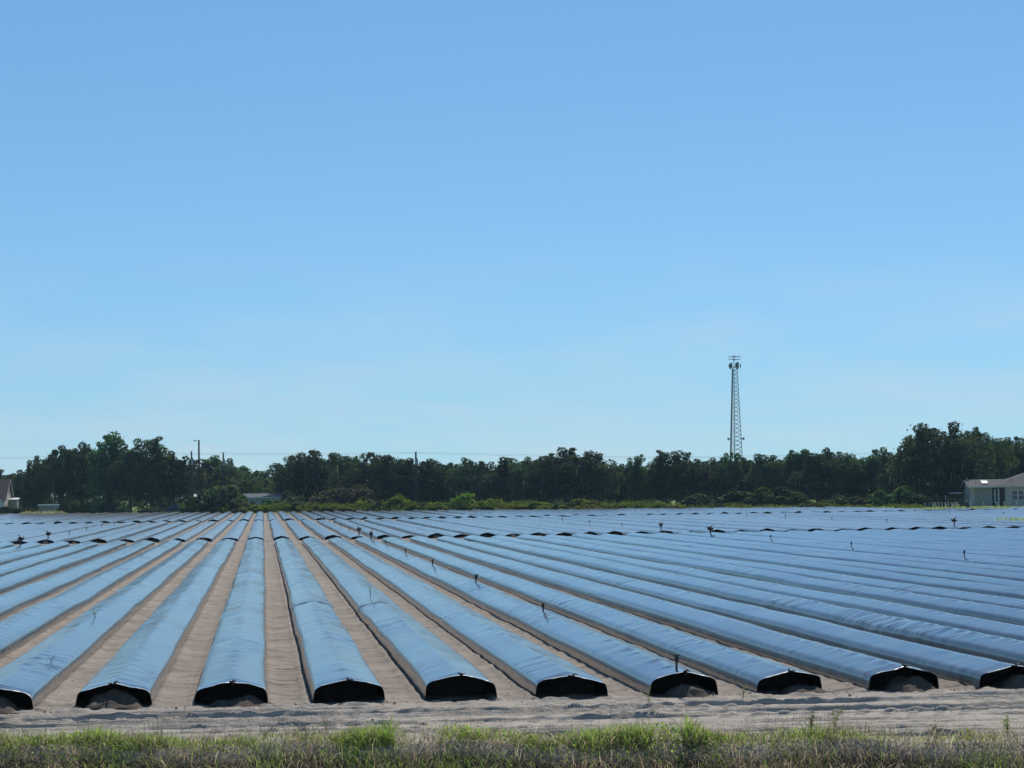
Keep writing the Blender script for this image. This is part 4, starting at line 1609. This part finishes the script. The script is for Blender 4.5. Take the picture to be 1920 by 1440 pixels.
# ------------------------------------------------------------------ utility poles and wires
def utility_pole(px, beyond, top_py, label, arm, r=0.15):
    p, d = spot(px, beyond)
    h = height_at(px, top_py, d)
    root = empty('utility_pole', p, label, 'utility pole', 'utility poles at the tree line')
    root.rotation_euler.z = -az_of(px)
    mb = MB()
    mb.tube([(0, 0, -0.4), (0, 0, h * .5), (0, 0, h)], [r, r * .9, r * .72], 9)
    mb.build('pole_shaft', M_WOOD, root, True)
    if arm == 'lamp':
        mb = MB()
        mb.tube([(0, -.1, h - .12), (-.25, -.12, h - .05), (-.55, -.12, h - .08)], .035, 6)
        mb.build('lamp_arm', M_STEEL, root)
        mb = MB()
        mb.tube([(-.45, -.12, h - .07), (-.6, -.12, h - .1), (-.8, -.12, h - .14)], [.05, .1, .06], 7)
        mb.build('lamp_head', M_STEEL, root)
        mb = MB()
        pts = [Vector((-.1, -.1, h * .74)).lerp(Vector((-2.0, -.3, h * .34)), t) + Vector((1.0 * math.sin(t * 3.14) * .35, 0, -1.1 * math.sin(t * 3.14) * .5)) for t in np.linspace(0, 1, 9)]
        mb.tube(pts, .03, 5)
        mb.build('service_cable', M_GREYTIN, root)
    elif arm == 'top':
        mb = MB()
        mb.tube([(.12, -.15, h * .78), (.12, -.15, h * .86), (.12, -.15, h * .9)], [.2, .2, .08], 8)
        mb.build('transformer', M_STEEL, root)
        for k in (0.0, 0.55):
            mb = MB()
            mb.tube([(0, 0, h - .08 - k), (.12, -.1, h - .04 - k), (.14, -.12, h + .1 - k)], [.03, .03, .055], 6)
            mb.build('insulator', M_DARKSTEEL, root)
    return p, d, h


pA = utility_pole(417, 14, 849, 'dark utility pole with transformer, right of the tall lamp pole', 'top')
pB = utility_pole(357.5, 20, 847, 'short dark utility pole just left of the tall lamp pole', 'top', 0.16)
pC = utility_pole(371.5, 5, 826, 'tallest wooden pole with a lamp arm at its top, left side', 'lamp', 0.17)
pD = utility_pole(778, 10, 847.5, 'lone dark utility pole standing in the middle of the tree line', 'top', 0.17)
pE = utility_pole(97, 12, 897, 'thin low pole in front of the small shed', 'none', 0.08)

WIRE_KEYS = [(-200, 866), (0, 860), (250, 853), (417, 850), (600, 850.5), (778, 848), (960, 852), (1200, 857), (1440, 855), (1690, 848), (1900, 846), (2080, 842)]
kx = [k[0] for k in WIRE_KEYS]
ky = [k[1] for k in WIRE_KEYS]
for j, (off, lab) in enumerate(((0.0, 'upper thin power line strung along the tree tops'), (2.6, 'lower of the two thin power lines along the tree tops'))):
    pts = []
    for px in np.arange(-200, 2081, 20):
        p, d = spot(px, 12)
        pts.append((p.x, p.y, height_at(px, float(np.interp(px, kx, ky)) + off, d)))
    mb = MB()
    mb.tube(pts, 0.011, 5)
    o = mb.build('power_line', M_DARKSTEEL)
    tag(o, lab, 'power line', 'power lines at the tree line')


# ------------------------------------------------------------------ buildings
def part(parent, name, mat, fn):
    mb = MB()
    fn(mb)
    return mb.build(name, mat, parent)


def right_house():
    p, d = spot(1815, 13)
    k = d / FPX                                      # metres per photo pixel out here
    h = 2.46
    root = empty('grey_house', p, 'low grey house with shingled hip roof, half cut off at the right edge', 'house')
    root.rotation_euler.z = -R(10.9)
    L1 = 4.35                                        # gabled wing, then porch recess, then main wing
    dep = 6.6
    eo, ho = 0.35, 1.55

    part(root, 'wall', M_SIDING, lambda m: (m.box(0, 0.12, 0.0, dep, 0, h), m.poly((0.0, 0, h), (0.0, dep, h), (0.0, dep / 2, h + ho - .1)), m.box(0.12, 0.55, 0.0, 0.12, 0, h)))
    w = part(root, 'wall', M_SIDING_D, lambda m: m.box(0.55, 2.75, 0.03, 0.2, 0, h))
    # lapped boards on the front of the gabled wing
    bm_ = MB()
    bm_.add([(0.56, 0.028, 0), (2.74, 0.028, 0), (2.74, -0.012, 0.0), (0.56, -0.012, 0.0), (0.56, 0.028, .2), (2.74, 0.028, .2), (2.74, 0.012, .2), (0.56, 0.012, .2)],
            [(0, 1, 2, 3), (3, 2, 6, 7), (7, 6, 5, 4), (0, 3, 7, 4), (1, 5, 6, 2)])
    board = bm_.mesh('siding_board', M_SIDING_D)
    for i in range(11):
        link('siding_board', board, w, (0, 0, 0.05 + i * 0.205))
    part(root, 'porch_wall', M_DARKWALL, lambda m: (m.box(2.75, 4.36, 1.1, 1.25, 0, h), m.box(2.75, 2.85, 0.2, 1.1, 0, h), m.box(0.12, 4.36, 1.25, dep, 0, h - .05)))
    part(root, 'column', M_WHITE, lambda m: (m.box(3.06, 3.2, 0.25, .39, 0.55, h - .2), m.box(3.03, 3.23, .22, .42, .5, .56)))
    part(root, 'column', M_WHITE, lambda m: (m.box(3.50, 3.66, 0.25, .41, 0.18, h - .15), m.box(3.47, 3.69, .22, .44, .12, .2)))
    # main wing
    w2 = part(root, 'wall', M_SIDING, lambda m: m.box(4.36, 13.0, -0.25, 9.5, 0, h))
    for x in (5.2, 6.0):
        wf = part(root, 'window', M_TRIM, lambda m: (m.box(x - .1, x + .72, -.31, -.252, .78, .88), m.box(x - .1, x + .72, -.31, -.252, 2.0, 2.1), m.box(x - .1, x, -.31, -.252, .88, 2.0), m.box(x + .62, x + .72, -.31, -.252, .88, 2.0), m.box(x, x + .62, -.30, -.252, 1.4, 1.48)))
        for z0, z1 in ((.88, 1.4), (1.48, 2.0)):
            part(wf, 'pane', M_GLASS, lambda m: m.box(x, x + .62, -.275, -.253, z0, z1))
    part(root, 'eave', M_TRIM, lambda m: (m.box(-.3, 13.3, -.62, -.5, h - .02, h + .14)))
    part(root, 'soffit', M_TRIM, lambda m: (m.box(-.28, 13.2, -.5, .0, h - .01, h + .03)))
    # roofs
    zr = h + .06 + ho * .62
    r1 = part(root, 'roof', M_ROOF, lambda m: m.add([(-.35, -.6, h + .14), (8.2, -.6, h + .14), (8.2, dep / 2, zr), (-.35, dep / 2, zr), (8.2, dep + .5, h + .14), (-.35, dep + .5, h + .14),
                                                     (-.35, -.6, h + .0), (-.35, dep / 2, zr - .15), (-.35, dep + .5, h + .0)],
                                                    [(0, 1, 2, 3), (3, 2, 4, 5), (0, 3, 7, 6), (3, 5, 8, 7)]))
    part(r1, 'bargeboard', M_TRIM, lambda m: m.add([(-.37, -.62, h + .13), (-.37, dep / 2, zr - .01), (-.37, dep / 2, zr - .22), (-.37, -.62, h - .08), (-.37, dep + .5, h + .13), (-.37, dep + .5, h - .08)], [(0, 1, 2, 3), (1, 4, 5, 2)]))
    zt = h + 2.15
    part(root, 'roof', M_ROOF, lambda m: m.add([(3.0, -.68, h + .15), (13.6, -.68, h + .15), (13.6, 10, h + .15), (3.0, 10, h + .15), (8.4, 4.6, zt), (9.4, 4.6, zt)],
                                               [(0, 1, 5, 4), (1, 2, 5), (2, 3, 4, 5), (3, 0, 4)]))
    # skylight
    def sk(m):
        sl = (zr - h - .14) / (dep / 2 + .6)
        z = lambda y: h + .14 + sl * (y + .6)
        for x0, x1, y0, y1 in ((1.55, 1.65, .5, 2.3), (2.3, 2.4, .5, 2.3), (1.65, 2.3, .5, .62), (1.65, 2.3, 2.18, 2.3)):
            m.add([(x0, y0, z(y0) - .02), (x1, y0, z(y0) - .02), (x1, y1, z(y1) - .02), (x0, y1, z(y1) - .02), (x0, y0, z(y0) + .14), (x1, y0, z(y0) + .14), (x1, y1, z(y1) + .14), (x0, y1, z(y1) + .14)],
                  [(4, 5, 6, 7), (0, 1, 5, 4), (1, 2, 6, 5), (2, 3, 7, 6), (3, 0, 4, 7)])
    s_ = part(root, 'skylight', M_DARKSTEEL, sk)
    sl = (zr - h - .14) / (dep / 2 + .6)
    part(s_, 'pane', M_TIN, lambda m: m.add([(1.65, .62, h + .14 + sl * 1.22 + .10), (2.3, .62, h + .14 + sl * 1.22 + .10), (2.3, 2.18, h + .14 + sl * 2.78 + .10), (1.65, 2.18, h + .14 + sl * 2.78 + .10)], [(0, 1, 2, 3)]))
    for x in (.9, 5.1, 5.4):
        part(root, 'vent_pipe', M_DARKSTEEL, lambda m: m.tube([(x, 1.2, h + .3), (x, 1.2, h + 1.35)], .03, 6))


right_house()


def left_house():
    p, d = spot(7, 9)
    root = empty('steep_roofed_house', p, 'steep brown-roofed cottage cut off by the left edge of the picture', 'house')
    root.rotation_euler.z = -R(3.0)
    h, hr, dep = 2.55, 5.75, 7.2
    part(root, 'wall', M_CREAM, lambda m: (m.box(-8, -.55, 0, .15, 0, h)))
    part(root, 'corner_wall', M_WHITE, lambda m: m.box(-.55, 0, 0, .16, 0, h))
    part(root, 'gable_wall', M_SIDING, lambda m: (m.box(-.15, 0, .16, dep, 0, h), m.poly((0, 0, h), (0, dep, h), (0, dep / 2, hr - .1))))
    for x in (-1.1, -.45):
        part(root, 'column', M_WHITE, lambda m: m.box(x - .08, x + .08, -.95, -.79, 0, h - .1))
    rf = part(root, 'roof', M_BROOF, lambda m: m.add([(-8, -1.0, h - .35), (.35, -1.0, h - .35), (.35, dep / 2, hr), (-8, dep / 2, hr), (.35, dep + .5, h - .2), (-8, dep + .5, h - .2)], [(0, 1, 2, 3), (3, 2, 4, 5)]))
    part(rf, 'bargeboard', M_TRIM, lambda m: m.add([(.36, -1.0, h - .33), (.36, dep / 2, hr), (.36, dep / 2, hr - .25), (.36, -1.0, h - .58), (.36, dep + .5, h - .2), (.36, dep + .5, h - .45)], [(0, 1, 2, 3), (1, 4, 5, 2)]))
    p2, d2 = spot(22.5, 14)
    r2 = empty('flat_roofed_annex', p2, 'flat white-roofed lean-to right of the brown-roofed cottage', 'shed')
    part(r2, 'wall', M_SIDING_D, lambda m: m.box(-.75, .55, 0, 2.5, 0, 2.35))
    part(r2, 'corner_board', M_CREAM, lambda m: m.box(.552, .72, -.02, 2.4, 0, 2.35))
    part(r2, 'roof', M_TIN, lambda m: m.add([(-.8, -.25, 2.36), (.85, -.25, 2.36), (.85, 2.8, 2.6), (-.8, 2.8, 2.6), (-.8, -.25, 2.48), (.85, -.25, 2.48), (.85, 2.8, 2.72), (-.8, 2.8, 2.72)],
                                            [(3, 2, 1, 0), (4, 5, 6, 7), (0, 1, 5, 4), (1, 2, 6, 5), (2, 3, 7, 6), (3, 0, 4, 7)]))


left_house()


def small_buildings():
    # small shed with a white edge to its roof
    p, d = spot(90, 11)
    k = d / FPX
    root = empty('small_shed', p, 'small flat-roofed shed with white roof edge below the left oaks', 'shed', rz=-az_of(90))
    h = height_at(90, 947.5, d)
    part(root, 'wall', M_SIDING_D, lambda m: m.box(-18 * k, 14 * k, 0, 2.6, 0, h - .05))
    part(root, 'side_wall', M_BLUEWALL, lambda m: m.box(14 * k + .01, 19 * k, .1, 2.6, 0, h - .06))
    part(root, 'roof', M_TIN, lambda m: m.box(-20 * k, 20 * k, -.3, 2.9, h, h + .17))
    w = part(root, 'window', M_WHITE, lambda m: m.box(11 * k, 15.5 * k, -.06, -.005, h * .3, h * .8))
    part(w, 'pane', M_GLASS, lambda m: m.box(11.6 * k, 15 * k, -.09, -.062, h * .36, h * .74))
    # long building behind the bushes
    p, d = spot(492, 34)
    k = d / FPX
    root = empty('long_building', p, 'long pale building with grey tin roof behind the middle bushes', 'building', rz=-az_of(492))
    ht, he = height_at(492, 925, d), height_at(492, 932, d)
    part(root, 'wall', M_BLUEWALL, lambda m: m.box(-36 * k, 33 * k, 0, 4, 0, he))
    part(root, 'roof', M_GREYTIN, lambda m: m.add([(-38 * k, -.4, he), (35 * k, -.4, he), (35 * k, 2, ht), (-38 * k, 2, ht), (35 * k, 4.4, he), (-38 * k, 4.4, he)], [(0, 1, 2, 3), (3, 2, 4, 5), (0, 3, 5), (1, 4, 2)]))
    part(root, 'fascia', M_TRIM, lambda m: m.box(-38 * k, 35 * k, -.45, -.41, he - .15, he - .01))
    for x in (-20, 0, 18):
        w = part(root, 'window', M_TRIM, lambda m: m.box(x * k - .5, x * k + .5, -.06, -.003, he * .4, he * .85))
        part(w, 'pane', M_GLASS, lambda m: m.box(x * k - .42, x * k + .42, -.09, -.062, he * .45, he * .8))
    # white tin roof by the tall pole
    p, d = spot(372.5, 30)
    k = d / FPX
    root = empty('white_roofed_shed', p, 'shed with bright white tin roof glimpsed beside the tall pole', 'shed', rz=-az_of(372.5))
    ht, he = height_at(372, 926.5, d), height_at(372, 935, d)
    part(root, 'wall', M_DARKWALL, lambda m: m.box(-11 * k, 11 * k, .1, 2.2, 0, he - .03))
    part(root, 'roof', M_TIN, lambda m: m.add([(-11 * k, -.1, he), (11 * k, -.1, he), (11 * k, 1.1, ht), (-11 * k, 1.1, ht), (11 * k, 2.4, he), (-11 * k, 2.4, he)], [(0, 1, 2, 3), (3, 2, 4, 5), (0, 3, 5), (1, 4, 2)]))


small_buildings()


def wheel(parent, x, y, r, w):
    mb = MB()
    mb.tube([(x, y - w / 2, r), (x, y - w * .35, r), (x, y + w * .35, r), (x, y + w / 2, r)], [r * .86, r, r, r * .86], 16)
    o = mb.build('wheel', M_TYRE, parent, True)
    mb = MB()
    mb.tube([(x, y - w / 2 - .012, r), (x, y - w / 2 + .02, r)], [r * .52, r * .58], 12)
    mb.build('rim', M_STEEL, o, True)


def parked_car():
    p, d = spot(330, 11)
    root = empty('parked_car', p, 'dark car parked in the shade under the left oaks', 'car', rz=R(12))
    prof = [(-2.1, .35), (-2.15, .62), (-2.0, .86), (-1.25, .93), (-.65, 1.38), (.55, 1.42), (1.15, .98), (1.95, .86), (2.12, .6), (2.1, .35)]
    mb = MB()
    n = len(prof)
    vs = []
    for s in (-1, 1):
        for x, z in prof:
            vs.append((x, s * (.86 if z < .95 else .68), z))
    mb.add(vs, [tuple(range(n)), tuple(reversed(range(n, 2 * n)))] + [(i, i + n, (i + 1) % n + n, (i + 1) % n) for i in range(n)])
    mb.build('body', M_CAR, root)
    part(root, 'side_window', M_GLASS, lambda m: m.add([(-.95, -.80, .99), (.9, -.80, .99), (.45, -.705, 1.34), (-.6, -.705, 1.34)], [(0, 1, 2, 3)]))
    part(root, 'windscreen', M_GLASS, lambda m: m.add([(1.12, -.66, 1.03), (1.12, .66, 1.03), (.62, .6, 1.41), (.62, -.6, 1.41)], [(0, 1, 2, 3)]))
    for x in (-1.3, 1.3):
        for y in (-.78, .78):
            wheel(root, x, y, .33, .22)
    for y in (-.6, .6):
        part(root, 'headlight', M_WHITE, lambda m: m.box(2.05, 2.14, y - .18, y + .18, .6, .74))


parked_car()


def utility_cart():
    p, d = spot(1787, 16)
    root = empty('utility_cart', p, 'small dark cart with a white canopy left of the grey house', 'cart', rz=-az_of(1787))
    part(root, 'canopy', M_TIN, lambda m: m.add([(-.75, -.6, 1.72), (1.0, -.6, 1.78), (1.0, .6, 1.78), (-.75, .6, 1.72), (-.7, -.55, 1.80), (.95, -.55, 1.86), (.95, .55, 1.86), (-.7, .55, 1.80)],
                                               [(3, 2, 1, 0), (4, 5, 6, 7), (0, 1, 5, 4), (1, 2, 6, 5), (2, 3, 7, 6), (3, 0, 4, 7)]))
    for x in (-.62, .88):
        for y in (-.5, .5):
            part(root, 'canopy_post', M_DARKSTEEL, lambda m: m.tube([(x * 1.05, y, .75), (x, y, 1.74)], .03, 6))
    part(root, 'body', M_DARKWALL, lambda m: (m.box(-1.15, 1.1, -.56, .56, .35, .58), m.box(.25, 1.12, -.54, .54, .58, .86), m.box(-1.18, -.75, -.52, .52, .58, 1.0)))
    part(root, 'seat', M_BLACK, lambda m: (m.box(-.3, .24, -.5, .5, .6, .86), m.box(.12, .26, -.5, .5, .86, 1.28)))
    part(root, 'front_panel', M_WHITE, lambda m: m.box(-1.24, -1.185, -.4, .4, .9, 1.55))
    for x in (-.8, .78):
        for y in (-.52, .52):
            wheel(root, x, y, .26, .2)


utility_cart()


def fence_posts():
    def post_mesh(h, r, mat):
        mb = MB()
        mb.tube([(0, 0, -.2), (0, 0, h * .93), (0, 0, h * .94)], [r, r * .96, r * .96], 8)
        mb.tube([(0, 0, h * .94), (0, 0, h * .965), (0, 0, h)], [r * 1.35, r * 1.4, r * .4], 8)
        return mb.mesh('fence_post', mat, False)
    m1 = post_mesh(1.0, .085, M_CREAM)
    group1 = [1728.9, 1732.5, 1738.4, 1744.2, 1749.4, 1755.9, 1761.9, 1767.9, 1773.9, 1780.1, 1785.3, 1788.8, 1791.4]
    for i, px in enumerate(group1):
        p, d = spot(px, 9.5 + 0.12 * (i % 3))
        o = link('fence_post', m1, None, p, i)
        f = height_at(px, 941.5 + 0.4 * math.sin(i * 2.2), d)
        wd = 1.5 if i == 4 else (0.85 if i > 10 else 1.0)
        o.scale = (wd, wd, f)
        tag(o, 'capped pale fence post in the row left of the grey house, %s from the left' % ordinal(i + 1), 'fence post', 'pale posts left of the house')
    group2 = [(1815.3, 941.5, .9), (1840.0, 940.8, 1), (1864.3, 940.8, 1.1), (1878.3, 940, 1.1), (1882.8, 940.2, .8), (1888.4, 941.5, 1.0), (1902.5, 940.5, .9)]
    for i, (px, py, wd) in enumerate(group2):
        p, d = spot(px, 7.5)
        o = link('fence_post', m1, None, p, i)
        o.scale = (wd, wd, height_at(px, py, d))
        tag(o, 'capped pale post in front of the grey house, %s from the left' % ordinal(i + 1), 'fence post', 'pale posts in front of the house')
    p, d = spot(1809.8, 3.0)
    root = empty('wooden_post', p, 'dark double wooden post with a white knob at the house corner', 'post')
    hh = height_at(1809.8, 940, d)
    part(root, 'post', M_WOOD, lambda m: m.tube([(-.09, 0, -.2), (-.09, 0, hh)], [.09, .08], 7))
    part(root, 'post', M_WOOD, lambda m: m.tube([(.1, 0, -.2), (.1, 0, hh * .8)], [.08, .08], 7))
    part(root, 'knob', M_WHITE, lambda m: m.tube([(-.12, 0, hh), (-.12, 0, hh + .1), (-.12, 0, hh + .2)], [.05, .09, .03], 8))


fence_posts()

# ------------------------------------------------------------------ haze
mb = MB()
mb.box(-1400, 1600, -300, 1700, -4.0, 70.0)
hz, nt, out = new_mat('haze')
pv = nt.nodes.new('ShaderNodeVolumePrincipled')
pv.inputs['Color'].default_value = (0.5, 0.78, 1.0, 1)
pv.inputs['Density'].default_value = 0.0001
pv.inputs['Anisotropy'].default_value = 0.2
nt.links.new(pv.outputs[0], out.inputs['Volume'])
ho = mb.build('haze', hz)
tag(ho, 'thin pale blue haze over the whole field', 'haze', None, 'stuff')
